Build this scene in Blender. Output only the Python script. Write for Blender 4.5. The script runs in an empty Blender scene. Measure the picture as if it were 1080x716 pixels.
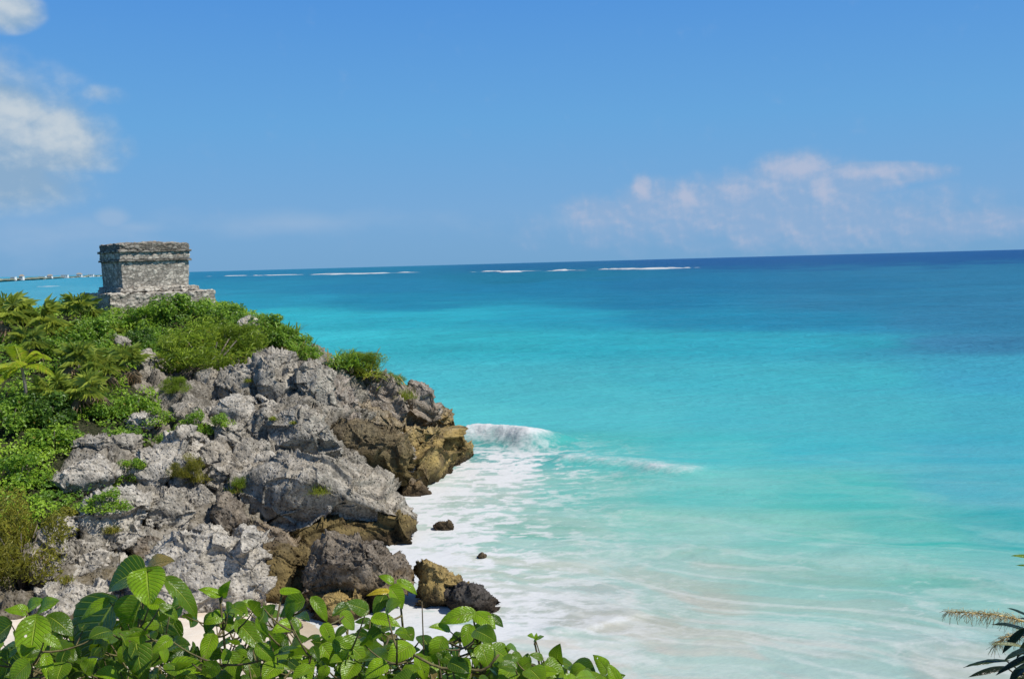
import bpy, math, random
import numpy as np
from mathutils import Matrix, Vector

sc = bpy.context.scene
COL = sc.collection
RNG = np.random.default_rng(11)
random.seed(5)
rad = math.radians

# ------------------------------------------------------------------ camera
FPX, CX, CY = 1158.0, 540.0, 358.0          # focal length and centre, in photo pixels (1080 x 716)
CAM = np.array([0.0, 0.0, 12.5])            # eye: on a cliff ledge 12.5 m above the sea
_p, _r = math.atan(80.5 / FPX), rad(1.54)
FWD = np.array([0, math.cos(_p), -math.sin(_p)])
_r0, _u0 = np.array([1.0, 0, 0]), np.array([0, math.sin(_p), math.cos(_p)])
RIGHT = math.cos(_r) * _r0 - math.sin(_r) * _u0
UP = math.cos(_r) * _u0 + math.sin(_r) * _r0
cd = bpy.data.cameras.new('camera')
cam = bpy.data.objects.new('camera', cd)
COL.objects.link(cam)
cd.sensor_fit = 'HORIZONTAL'
cd.angle = 2 * math.atan(540 / FPX)
cd.clip_start, cd.clip_end = 0.1, 200000
M = Matrix.Identity(4)
for i in range(3):
    M[i][0], M[i][1], M[i][2], M[i][3] = RIGHT[i], UP[i], -FWD[i], CAM[i]
cam.matrix_world = M
sc.camera = cam

# ------------------------------------------------------------------ sun, sky, exposure
SUN = np.array([0.58, -0.20, 0.78]); SUN = SUN / np.linalg.norm(SUN)
sl = bpy.data.lights.new('sun', 'SUN')
sl.energy, sl.angle, sl.color = 4.8, rad(0.53), (1.0, 0.955, 0.89)
so = bpy.data.objects.new('sun', sl)
COL.objects.link(so)
so.rotation_euler = Vector(SUN).to_track_quat('Z', 'Y').to_euler()
so.location = (20, -10, 60)
W = bpy.data.worlds.new('World')
sc.world = W
W.use_nodes = True
vs = sc.view_settings
vs.view_transform, vs.look, vs.gamma, vs.use_curve_mapping = 'Standard', 'None', 1.0, False
vs.exposure = 0.0

def ray(px, py):
    px, py = np.asarray(px, float), np.asarray(py, float)
    d = FWD + ((px - CX) / FPX)[..., None] * RIGHT - ((py - CY) / FPX)[..., None] * UP
    return d / np.linalg.norm(d, axis=-1, keepdims=True)
def at(px, py, Y):
    """the point at forward distance Y on the line of sight through a photo pixel"""
    d = ray(px, py)
    return CAM + d * (np.asarray(Y, float) / d[..., 1])[..., None]
def on_sea(px, py, z=0.0):
    d = ray(px, py)
    return CAM + d * ((z - CAM[2]) / d[..., 2])[..., None]

def build_world():
    nt = W.node_tree
    N, L = nt.nodes, nt.links
    N.clear()
    def nd(t, **kw):
        n = N.new(t)
        for k, v in kw.items(): setattr(n, k, v)
        return n
    def math_(op, a, b=None, clamp=False):
        n = nd('ShaderNodeMath', operation=op, use_clamp=clamp)
        for i, v in enumerate((a, b)):
            if v is None: continue
            if isinstance(v, (int, float)): n.inputs[i].default_value = v
            else: L.new(v, n.inputs[i])
        return n.outputs[0]
    def smooth(v, lo, hi):
        n = nd('ShaderNodeMapRange', interpolation_type='SMOOTHSTEP')
        n.inputs['From Min'].default_value, n.inputs['From Max'].default_value = lo, hi
        L.new(v, n.inputs['Value'])
        return n.outputs[0]
    sky = nd('ShaderNodeTexSky', sky_type='NISHITA', sun_disc=False)
    sky.sun_elevation = math.asin(SUN[2])
    sky.sun_rotation = math.atan2(SUN[0], SUN[1])
    sky.altitude, sky.air_density, sky.dust_density, sky.ozone_density = 0, SKY['air'], SKY['dust'], SKY['ozone']
    hs = nd('ShaderNodeHueSaturation')
    hs.inputs['Hue'].default_value, hs.inputs['Saturation'].default_value, hs.inputs['Value'].default_value = SKY['hue'], SKY['sat'], 1
    L.new(sky.outputs[0], hs.inputs['Color'])
    tc = nd('ShaderNodeTexCoord')
    sep = nd('ShaderNodeSeparateXYZ')
    L.new(tc.outputs['Generated'], sep.inputs[0])
    az = math_('MULTIPLY', math_('ARCTAN2', sep.outputs[0], sep.outputs[1]), 57.29578)
    el = math_('MULTIPLY', math_('ARCSINE', sep.outputs[2]), 57.29578)
    uv = nd('ShaderNodeCombineXYZ')
    L.new(az, uv.inputs[0]); L.new(el, uv.inputs[1])
    def noise(scale, det=6, rough=.55, off=(0, 0, 0), sx=1.0, sy=1.0):
        mp = nd('ShaderNodeMapping')
        mp.inputs['Scale'].default_value = (sx, sy, 1)
        mp.inputs['Location'].default_value = off
        L.new(uv.outputs[0], mp.inputs[0])
        n = nd('ShaderNodeTexNoise')
        n.inputs['Scale'].default_value, n.inputs['Detail'].default_value, n.inputs['Roughness'].default_value = scale, det, rough
        L.new(mp.outputs[0], n.inputs['Vector'])
        return n.outputs['Fac']
    def ell(px, py, rx, ry, w=1.0):
        """soft lump of cloud: centre and radii in photo pixels, turned into degrees of azimuth and elevation"""
        d = ray(px, py)
        a0, e0 = math.degrees(math.atan2(d[0], d[1])), math.degrees(math.asin(d[2]))
        s = math.degrees(1 / FPX)
        mp = nd('ShaderNodeVectorMath', operation='SUBTRACT')
        mp.inputs[1].default_value = (a0, e0, 0)
        L.new(uv.outputs[0], mp.inputs[0])
        dv = nd('ShaderNodeVectorMath', operation='DIVIDE')
        dv.inputs[1].default_value = (rx * s, ry * s, 1)
        L.new(mp.outputs[0], dv.inputs[0])
        ln = nd('ShaderNodeVectorMath', operation='LENGTH')
        L.new(dv.outputs[0], ln.inputs[0])
        return math_('MULTIPLY', math_('SUBTRACT', 1.0, ln.outputs['Value'], True), w)
    def union(ms):
        o = ms[0]
        for m in ms[1:]: o = math_('MAXIMUM', o, m)
        return o
    def layer(cur, dens, colour):
        mx = nd('ShaderNodeMixRGB')
        L.new(dens, mx.inputs[0]); L.new(cur, mx.inputs[1])
        if isinstance(colour, tuple): mx.inputs[2].default_value = (*colour, 1)
        else: L.new(colour, mx.inputs[2])
        return mx.outputs[0]
    def ramp(v, c0, c1):
        mx = nd('ShaderNodeMixRGB')
        L.new(v, mx.inputs[0]); mx.inputs[1].default_value = (*c0, 1); mx.inputs[2].default_value = (*c1, 1)
        return mx.outputs[0]
    S = 1.0 / SKY['strength']
    sc3 = lambda c: tuple(x * S for x in c)
    # the clear marine air of the photograph: deeper blue than the model sky near the horizon
    rmp = nd('ShaderNodeValToRGB')
    er = rmp.color_ramp.elements
    keys = [(0.0, (112, 166, 212)), (.14, (117, 170, 220)), (.36, (102, 168, 225)), (.66, (84, 152, 225)), (1.0, (70, 138, 218))]
    while len(er) < len(keys): er.new(.5)
    for e, (p, c) in zip(er, keys):
        e.position = p; e.color = (*[((v / 255 + .055) / 1.055) ** 2.4 for v in c], 1)
    mr = nd('ShaderNodeMapRange'); mr.inputs['From Max'].default_value = 20; L.new(el, mr.inputs[0]); L.new(mr.outputs[0], rmp.inputs[0])
    sc_ = nd('ShaderNodeVectorMath', operation='SCALE')
    sc_.inputs['Scale'].default_value = S
    L.new(rmp.outputs[0], sc_.inputs[0])
    clear = layer(hs.outputs[0], math_('MULTIPLY', math_('SUBTRACT', 1.0, smooth(el, 24, 60)), .9), sc_.outputs[0])
    cur = clear
    # low thin band of far haze cloud above the horizon
    lc = lambda *c: tuple(((v / 255 + .055) / 1.055) ** 2.4 for v in c)
    m = union([ell(300, 236, 330, 24, .8), ell(60, 250, 180, 38, .9), ell(640, 232, 300, 26, .6), ell(118, 229, 26, 17, 1.5), ell(150, 240, 70, 14, .9)])
    n = noise(.30, 5, .5, (3, 1, 0), 1, 2.0)
    d = smooth(math_('ADD', m, math_('MULTIPLY', math_('SUBTRACT', n, .5), 1.2)), .15, 1.2)
    cur = layer(cur, math_('MULTIPLY', d, .9), sc3(lc(147, 180, 215)))
    # far storm cloud with its anvil, low over the horizon to the right: thin, pale and softened by distance
    m = union([ell(842, 190, 66, 38, 1.2), ell(890, 190, 84, 24, 1.2), ell(930, 184, 80, 15, 1.2), ell(912, 181, 84, 12, 1.7), ell(866, 214, 90, 60, .9), ell(775, 216, 100, 46, .9), ell(722, 216, 44, 36, .95), ell(684, 218, 54, 36, .85),
               ell(634, 228, 70, 28, .75), ell(677, 206, 20, 26, 1.1), ell(730, 238, 260, 34, .55), ell(870, 234, 220, 48, .7), ell(1010, 236, 180, 24, .7), ell(860, 252, 340, 22, .4)])
    m = math_('MINIMUM', math_('MULTIPLY', m, 1.7), .95)
    n = noise(.62, 7, .56, (1.3, 4.2, 0))
    d = smooth(math_('ADD', m, math_('MULTIPLY', math_('SUBTRACT', n, .5), 1.15)), .08, .95)
    nl = noise(.62, 6, .52, (1.3 - .16, 4.2 - .2, 0))
    edge = union([ell(842, 176, 40, 16, 1.3), ell(925, 181, 70, 9, 1.0), ell(868, 196, 16, 34, .7), ell(677, 200, 12, 16, 1.2), ell(722, 208, 20, 20, 1.0), ell(780, 200, 44, 14, .6)])
    lit = smooth(math_('ADD', math_('MULTIPLY', math_('SUBTRACT', n, nl), 1.0), math_('MULTIPLY', edge, .30)), -.08, .34)
    cur = layer(cur, math_('MULTIPLY', d, .78), ramp(lit, sc3(lc(143, 174, 211)), sc3(lc(186, 192, 213))))
    # tall cumulus on the left, and a scrap at the top corner
    m = union([ell(30, 148, 96, 56, 1.35), ell(-30, 140, 140, 90, 1.3), ell(62, 158, 64, 38, 1.1), ell(4, 190, 110, 44, 1.0), ell(88, 172, 50, 18, .7), ell(30, 124, 40, 26, 1.0),
               ell(-6, 98, 70, 26, .9), ell(2, 10, 46, 26, 1.2), ell(104, 100, 36, 14, .42), ell(132, 156, 20, 18, .34)])
    n = noise(.42, 9, .52, (7.7, 2.2, 0), 1, 1.25)
    dens = math_('ADD', m, math_('MULTIPLY', math_('SUBTRACT', n, .5), .95))
    d = math_('MULTIPLY', smooth(dens, -.02, .75), smooth(m, 0, .2))
    nl = noise(.42, 7, .52, (7.7 - .22, 2.2 - .40, 0), 1, 1.25)
    top = union([ell(58, 136, 44, 26, 1.1), ell(24, 120, 50, 24, .9), ell(84, 150, 18, 16, .8), ell(4, 4, 40, 14, .8)])
    low = ell(6, 190, 100, 34, 1.0)
    lit = smooth(math_('ADD', math_('ADD', math_('MULTIPLY', math_('SUBTRACT', n, nl), 1.2), math_('MULTIPLY', top, .30)), math_('MULTIPLY', low, -.22)), -.20, .34)
    cur = layer(cur, math_('MULTIPLY', d, .92), ramp(lit, sc3(lc(140, 172, 202)), sc3(lc(200, 210, 217))))
    bg = nd('ShaderNodeBackground')
    bg.inputs['Strength'].default_value = SKY['strength']
    L.new(cur, bg.inputs[0])
    out = nd('ShaderNodeOutputWorld')
    L.new(bg.outputs[0], out.inputs[0])
SKY = dict(strength=0.06, air=1.0, dust=0.2, ozone=3.0, hue=0.5, sat=1.0)
build_world()

# ------------------------------------------------------------------ helpers
_T = np.random.default_rng(3).random((64, 64, 64)).astype(np.float32)
def vnoise(p):
    """smooth value noise in 0..1 at points p (N, 3)"""
    p = np.asarray(p, np.float32)
    i = np.floor(p).astype(np.int32)
    f = p - i
    f = f * f * f * (f * (f * 6 - 15) + 10)
    x0, y0, z0 = (i[:, k] & 63 for k in range(3))
    x1, y1, z1 = ((i[:, k] + 1) & 63 for k in range(3))
    fx, fy, fz = f[:, 0], f[:, 1], f[:, 2]
    a = _T[x0, y0, z0] * (1 - fx) + _T[x1, y0, z0] * fx
    b = _T[x0, y1, z0] * (1 - fx) + _T[x1, y1, z0] * fx
    c = _T[x0, y0, z1] * (1 - fx) + _T[x1, y0, z1] * fx
    d = _T[x0, y1, z1] * (1 - fx) + _T[x1, y1, z1] * fx
    a = a * (1 - fy) + b * fy
    c = c * (1 - fy) + d * fy
    return a * (1 - fz) + c * fz
def fbm(p, o=4, lac=2.03, g=.5, ridged=False):
    s, a, n = 0, 1.0, 0.0
    p = np.asarray(p, np.float32)
    for k in range(o):
        v = vnoise(p * lac ** k + 17.3 * k)
        if ridged: v = 1 - np.abs(2 * v - 1)
        s = s + a * v; n += a; a *= g
    return s / n
_W = np.random.default_rng(4).random((32, 32, 32, 3)).astype(np.float32)
def worley(p):
    """F1, F2 and a random number per cell"""
    p = np.asarray(p, np.float32)
    i = np.floor(p).astype(np.int32)
    f1 = np.full(len(p), 9, np.float32); f2 = f1.copy(); cid = np.zeros(len(p), np.float32)
    for dx in (-1, 0, 1):
        for dy in (-1, 0, 1):
            for dz in (-1, 0, 1):
                c = i + np.array([dx, dy, dz], np.int32)
                w = _W[c[:, 0] & 31, c[:, 1] & 31, c[:, 2] & 31]
                d = np.sqrt((((c + w) - p) ** 2).sum(1))
                m = d < f1
                f2 = np.where(m, f1, np.minimum(f2, d))
                cid = np.where(m, w[:, 0], cid)
                f1 = np.where(m, d, f1)
    return f1, f2, cid
def chisel(p, seed=0.0):
    """fractured faces: every cell is a plane of its own, set in or out and tilted; returns offset (cell units) and crack (0 at an edge)"""
    p = np.asarray(p, np.float32) + np.float32(seed)
    i = np.floor(p).astype(np.int32)
    f1 = np.full(len(p), 9, np.float32); f2 = f1.copy()
    v1 = np.zeros((len(p), 3), np.float32); h1 = np.zeros((len(p), 3), np.float32)
    for dx in (-1, 0, 1):
        for dy in (-1, 0, 1):
            for dz in (-1, 0, 1):
                c = i + np.array([dx, dy, dz], np.int32)
                w = _W[c[:, 0] & 31, c[:, 1] & 31, c[:, 2] & 31]
                v = p - (c + w)
                d = np.abs(v).sum(1) * .45 + np.sqrt((v ** 2).sum(1)) * .55      # between round and square cells
                m = d < f1
                f2 = np.where(m, f1, np.minimum(f2, d))
                v1 = np.where(m[:, None], v, v1); h1 = np.where(m[:, None], w, h1)
                f1 = np.where(m, d, f1)
    g = _W[(h1[:, 0] * 997).astype(np.int32) & 31, (h1[:, 1] * 997).astype(np.int32) & 31, (h1[:, 2] * 997).astype(np.int32) & 31] - .5
    return (h1[:, 2] - .5) * .8 + (g * v1).sum(1) * 1.9, f2 - f1
def sstep(x, a, b):
    t = np.clip((x - a) / (b - a), 0, 1)
    return t * t * (3 - 2 * t)

def tag(o, label=None, cat=None, group=None, kind=None):
    for k, v in (('label', label), ('category', cat), ('group', group), ('kind', kind)):
        if v: o[k] = v
    return o
def empty(name, loc=(0, 0, 0), label=None, cat=None, group=None, rz=0.0):
    o = bpy.data.objects.new(name, None)
    o.empty_display_size = .3
    COL.objects.link(o)
    o.location = loc; o.rotation_euler.z = rz
    return tag(o, label, cat, group)
def mesh(name, V, F, mat=None, parent=None, smooth=True, attrs=None, uv=None, loc=None, mats=None, midx=None):
    """one mesh object; F is an (n, k) index array or a list of such arrays; world vertices are moved to loc when given"""
    V = np.asarray(V, np.float32)
    if loc is not None: V = V - np.asarray(loc, np.float32)
    Fs = [np.asarray(f, np.int32) for f in (F if isinstance(F, list) else [F]) if len(f)]
    me = bpy.data.meshes.new(name)
    me.vertices.add(len(V)); me.vertices.foreach_set('co', V.ravel())
    loops = np.concatenate([f.ravel() for f in Fs])
    tot = np.concatenate([np.full(len(f), f.shape[1], np.int32) for f in Fs])
    st = np.concatenate([[0], np.cumsum(tot)[:-1]]).astype(np.int32)
    me.loops.add(len(loops)); me.loops.foreach_set('vertex_index', loops)
    me.polygons.add(len(tot)); me.polygons.foreach_set('loop_start', st); me.polygons.foreach_set('loop_total', tot)
    me.polygons.foreach_set('use_smooth', np.full(len(tot), smooth, bool))
    for m in (mats or [mat]):
        if m: me.materials.append(m)
    if midx is not None: me.polygons.foreach_set('material_index', np.asarray(midx, np.int32))
    me.update(calc_edges=True)
    if uv is not None:
        l = me.uv_layers.new(name='uv')
        l.data.foreach_set('uv', np.asarray(uv, np.float32)[loops].ravel())
    for k, v in (attrs or {}).items():
        v = np.asarray(v, np.float32)
        if v.ndim == 1:
            me.attributes.new(k, 'FLOAT', 'POINT').data.foreach_set('value', v)
        else:
            v = np.concatenate([v, np.ones((len(v), 1), np.float32)], 1)
            me.attributes.new(k, 'FLOAT_COLOR', 'POINT').data.foreach_set('color', v.ravel())
    o = bpy.data.objects.new(name, me)
    COL.objects.link(o)
    if loc is not None: o.location = loc
    if parent: o.parent = parent
    return o
def grid_faces(nr, nc, wrap=False):
    r, c = np.meshgrid(np.arange(nr - 1), np.arange(nc if wrap else nc - 1), indexing='ij')
    c1 = (c + 1) % nc
    return np.stack([r * nc + c, r * nc + c1, (r + 1) * nc + c1, (r + 1) * nc + c], -1).reshape(-1, 4)
def tube(pts, radii, k=6):
    """vertices and faces of a bent tapering tube, closed at its ends"""
    pts = np.asarray(pts, float); radii = np.broadcast_to(np.asarray(radii, float), (len(pts),))
    t = np.gradient(pts, axis=0); t /= np.linalg.norm(t, axis=1, keepdims=True) + 1e-9
    ref = np.array([0, 0, 1.0]) if abs(t[0][2]) < .8 else np.array([1.0, 0, 0])
    a = np.cross(t, ref); a /= np.linalg.norm(a, axis=1, keepdims=True) + 1e-9
    b = np.cross(t, a)
    th = np.arange(k) * 2 * math.pi / k
    V = pts[:, None] + radii[:, None, None] * (np.cos(th)[None, :, None] * a[:, None] + np.sin(th)[None, :, None] * b[:, None])
    V = V.reshape(-1, 3)
    F = grid_faces(len(pts), k, True)
    n = len(V)
    V = np.concatenate([V, pts[[0, -1]]])
    j = np.arange(k)
    T = np.concatenate([np.stack([np.full(k, n), (j + 1) % k, j], 1), np.stack([np.full(k, n + 1), n - k + j, n - k + (j + 1) % k], 1)])
    return V, F, T
class Soup:
    """collects pieces of one mesh"""
    def __init__(s): s.V, s.Q, s.T, s.n, s.uv, s.A = [], [], [], 0, [], []
    def add(s, V, Q=None, T=None, uv=None, a=None):
        if Q is not None and len(Q): s.Q.append(np.asarray(Q) + s.n)
        if T is not None and len(T): s.T.append(np.asarray(T) + s.n)
        s.V.append(np.asarray(V)); s.n += len(V)
        s.uv.append(np.zeros((len(V), 2)) if uv is None else uv)
        s.A.append(np.zeros(len(V)) if a is None else np.broadcast_to(a, (len(V),)))
    def build(s, name, mat, parent=None, loc=None, smooth=True):
        F = [np.concatenate(x) for x in (s.Q, s.T) if x]
        return mesh(name, np.concatenate(s.V), F, mat, parent, smooth, {'var': np.concatenate(s.A)}, np.concatenate(s.uv), loc)
class NT:
    """small shorthand for building a material"""
    def __init__(s, name):
        s.m = bpy.data.materials.new(name); s.m.use_nodes = True
        s.t = s.m.node_tree; s.N, s.L = s.t.nodes, s.t.links
        s.N.clear()
        s.out = s.N.new('ShaderNodeOutputMaterial')
    def n(s, typ, ins=None, **kw):
        x = s.N.new('ShaderNode' + typ)
        for k, v in kw.items(): setattr(x, k, v)
        for k, v in (ins or {}).items(): s.put(x.inputs[k], v)
        return x
    def put(s, sock, v):
        if isinstance(v, bpy.types.NodeSocket): s.L.new(v, sock)
        elif isinstance(v, (tuple, list)) and sock.type == 'RGBA' and len(v) == 3: sock.default_value = (*v, 1)
        else: sock.default_value = v
    def math(s, op, a, b=0.0, clamp=False):
        return s.n('Math', {0: a, 1: b}, operation=op, use_clamp=clamp).outputs[0]
    def mix(s, f, a, b, mode='MIX'):
        return s.n('MixRGB', {0: f, 1: a, 2: b}, blend_type=mode).outputs[0]
    def step(s, v, lo, hi, a=0.0, b=1.0):
        return s.n('MapRange', {'Value': v, 'From Min': lo, 'From Max': hi, 'To Min': a, 'To Max': b}, interpolation_type='SMOOTHSTEP').outputs[0]
    def noise(s, scale, det=4, rough=.55, vec=None, dist=0.0):
        d = {'Scale': scale, 'Detail': det, 'Roughness': rough, 'Distortion': dist}
        if vec is not None: d['Vector'] = vec
        return s.n('TexNoise', d).outputs['Fac']
    def pos(s, scale=(1, 1, 1), loc=(0, 0, 0), rot=(0, 0, 0)):
        g = s.n('NewGeometry').outputs['Position']
        return s.n('Mapping', {'Vector': g, 'Scale': scale, 'Location': loc, 'Rotation': rot}).outputs[0]
    def obj(s, scale=(1, 1, 1)):
        return s.n('Mapping', {'Vector': s.n('TexCoord').outputs['Object'], 'Scale': scale}).outputs[0]
    def attr(s, name, out='Fac'):
        return s.n('Attribute', attribute_name=name).outputs[out]
    def bsdf(s, col, rough=.8, spec=.3, normal=None, **kw):
        d = {'Base Color': col, 'Roughness': rough, 'Specular IOR Level': spec}
        if normal is not None: d['Normal'] = normal
        d.update(kw)
        return s.n('BsdfPrincipled', d)
    def bump(s, h, strength=.5, dist=.05, normal=None):
        d = {'Height': h, 'Strength': strength, 'Distance': dist}
        if normal is not None: d['Normal'] = normal
        return s.n('Bump', d).outputs[0]
    def done(s, shader):
        s.L.new(shader.outputs[0] if hasattr(shader, 'outputs') else shader, s.out.inputs[0]); return s.m
def lin(c):
    c = np.asarray(c, float) / 255
    return np.where(c <= .04045, c / 12.92, ((c + .055) / 1.055) ** 2.4)

# ------------------------------------------------------------------ the sea: one sheet to the horizon
SEA_KEYS = [  # photo pixel -> colour of the lit water there (sand, weed, depth; far off, sky reflection put into the colour)
 (250,290,66,140,178),(400,286,52,128,170),(560,281,44,112,160),(760,275,44,102,160),(960,270,46,102,160),(1070,267,44,98,158),
 (-60,300,80,165,200),(10,303,80,165,200),(250,300,50,140,178),(400,302,46,132,174),(560,292,38,124,160),(560,305,42,130,172),(700,300,42,122,166),(860,298,50,122,166),(1000,290,56,126,168),
 (52,309,86,168,201),(-60,330,88,174,205),(60,325,86,176,206),(260,318,52,150,184),(450,318,44,138,176),(700,320,42,128,170),(900,320,54,128,170),(1050,320,58,128,170),
 (300,337,70,180,202),(450,335,56,168,194),(600,335,52,158,190),(720,335,46,140,178),(850,338,48,136,176),(1000,338,58,130,172),
 (350,360,68,184,204),(500,360,60,174,194),(650,360,58,168,192),(800,360,60,168,194),(900,360,58,160,186),(1002,360,66,134,174),(1070,362,62,128,168),
 (430,400,78,188,206),(600,418,82,184,200),(750,400,74,178,198),(900,400,72,176,196),(1060,400,70,164,196),(1150,400,70,164,196),
 (500,440,92,194,206),(650,440,88,188,202),(800,440,82,182,200),(950,440,80,180,198),(1060,440,76,172,196),
 (550,480,124,200,202),(640,480,114,196,200),(760,480,90,190,200),(900,480,84,182,200),(1060,480,82,174,198),
 (520,520,182,204,200),(620,520,136,198,194),(750,520,108,194,194),(900,520,96,190,192),(1060,520,92,178,198),
 (480,560,198,206,203),(560,560,156,197,190),(704,560,146,200,195),(850,560,126,196,190),(960,560,98,188,187),(1060,560,92,183,188),(1150,560,106,184,198),
 (450,600,206,208,205),(560,600,186,203,196),(700,600,170,200,192),(850,600,150,194,187),(960,600,136,194,188),(1060,600,128,190,190),
 (440,640,210,208,204),(600,630,200,202,196),(700,640,190,199,190),(850,640,163,196,192),(960,640,158,196,192),(1060,640,148,194,190),
 (400,700,204,202,196),(620,690,202,203,199),(750,690,191,203,199),(850,700,182,198,193),(1000,690,176,196,192),(1080,690,170,194,191),(620,760,206,200,192),(900,760,192,198,192)]
SEA_ADJ = [[0.13,0.7,0.72],[0.21,0.82,0.74],[0.23,0.71,0.71],[0.2,0.62,0.71],[0.24,0.63,0.71],[0.22,0.59,0.7],[0.64,1.01,0.93],[0.64,1.01,0.93],[0.4,0.98,0.87],[0.37,0.96,0.88],[0.18,0.9,0.79],[0.29,0.98,0.89],[0.23,0.94,0.89],[0.39,0.96,0.89],[0.57,0.95,0.87],[0.83,1.08,0.97],[0.83,1.08,0.97],[0.83,1.08,0.97],[0.5,1.07,0.95],[0.34,1.01,0.91],[0.25,0.97,0.9],[0.53,1.03,0.94],[0.67,1.0,0.91],[0.5,1.07,0.95],[0.66,1.16,1.01],[0.57,1.13,0.99],[0.4,1.05,0.95],[0.38,1.1,1.0],[0.71,1.04,0.94],[0.8,1.17,1.02],[0.8,1.17,1.02],[0.73,1.18,1.03],[0.71,1.14,1.01],[0.69,1.17,1.04],[0.9,1.09,1.01],[0.82,1.06,0.97],[0.94,1.03,0.92],[0.94,1.03,0.92],[0.89,1.07,0.95],[0.85,1.06,0.94],[0.9,1.06,0.95],[0.9,1.06,0.95],[0.96,1.04,0.93],[0.96,1.04,0.93],[0.9,1.03,0.92],[0.89,1.0,0.9],[0.91,1.01,0.91],[0.05,0.51,0.47],[0.51,0.92,0.82],[0.7,0.98,0.89],[0.69,1.0,0.9],[0.64,0.98,0.9],[0.87,0.88,0.78],[0.64,0.89,0.78],[0.7,0.96,0.86],[0.5,0.94,0.83],[0.77,0.96,0.87],[0.58,0.81,0.67],[0.58,0.81,0.67],[0.87,0.95,0.83],[0.58,0.9,0.77],[0.29,0.89,0.77],[0.31,0.83,0.78],[0.31,0.83,0.78],[0.92,0.9,0.78],[0.92,0.9,0.78],[0.91,0.86,0.78],[0.79,0.88,0.78],[0.7,0.89,0.78],[0.7,0.85,0.78],[0.7,0.8,0.78],[0.7,0.8,0.78],[0.9,0.85,0.78],[0.94,0.96,0.86],[0.81,0.86,0.78],[0.84,0.89,0.79],[1.0,0.94,0.86],[1.0,0.94,0.86],[1.0,0.94,0.86],[0.87,0.82,0.78],[0.71,0.82,0.78],[0.71,0.82,0.78],[0.87,0.82,0.78],[0.87,0.82,0.78]]
def polar(P):
    """azimuth and stretched distance: the space the water colours are blended in"""
    r = np.hypot(P[..., 0], P[..., 1])
    return np.stack([np.arctan2(P[..., 0], P[..., 1]) * FPX, 12.5 * FPX / r], -1)
def seg_dist(P, pts):
    """distance to a polyline, signed offset along +y, and position along it 0..1"""
    best = np.full(len(P), 1e9); sgn = np.zeros(len(P)); u = np.zeros(len(P)); n = len(pts) - 1
    for i in range(n):
        a, b = pts[i], pts[i + 1]
        d = b - a; L2 = (d ** 2).sum()
        t = np.clip(((P - a) @ d) / L2, 0, 1)
        q = P - (a + t[:, None] * d)
        dd = np.hypot(q[:, 0], q[:, 1])
        m = dd < best
        best = np.where(m, dd, best); u = np.where(m, (i + t) / n, u)
        nn = np.array([-d[1], d[0]]) / math.sqrt(L2)
        sgn = np.where(m, np.sign(q @ nn), sgn)
    return best * sgn, u
XY = lambda px, py: on_sea(px, py)[..., :2]
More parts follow.
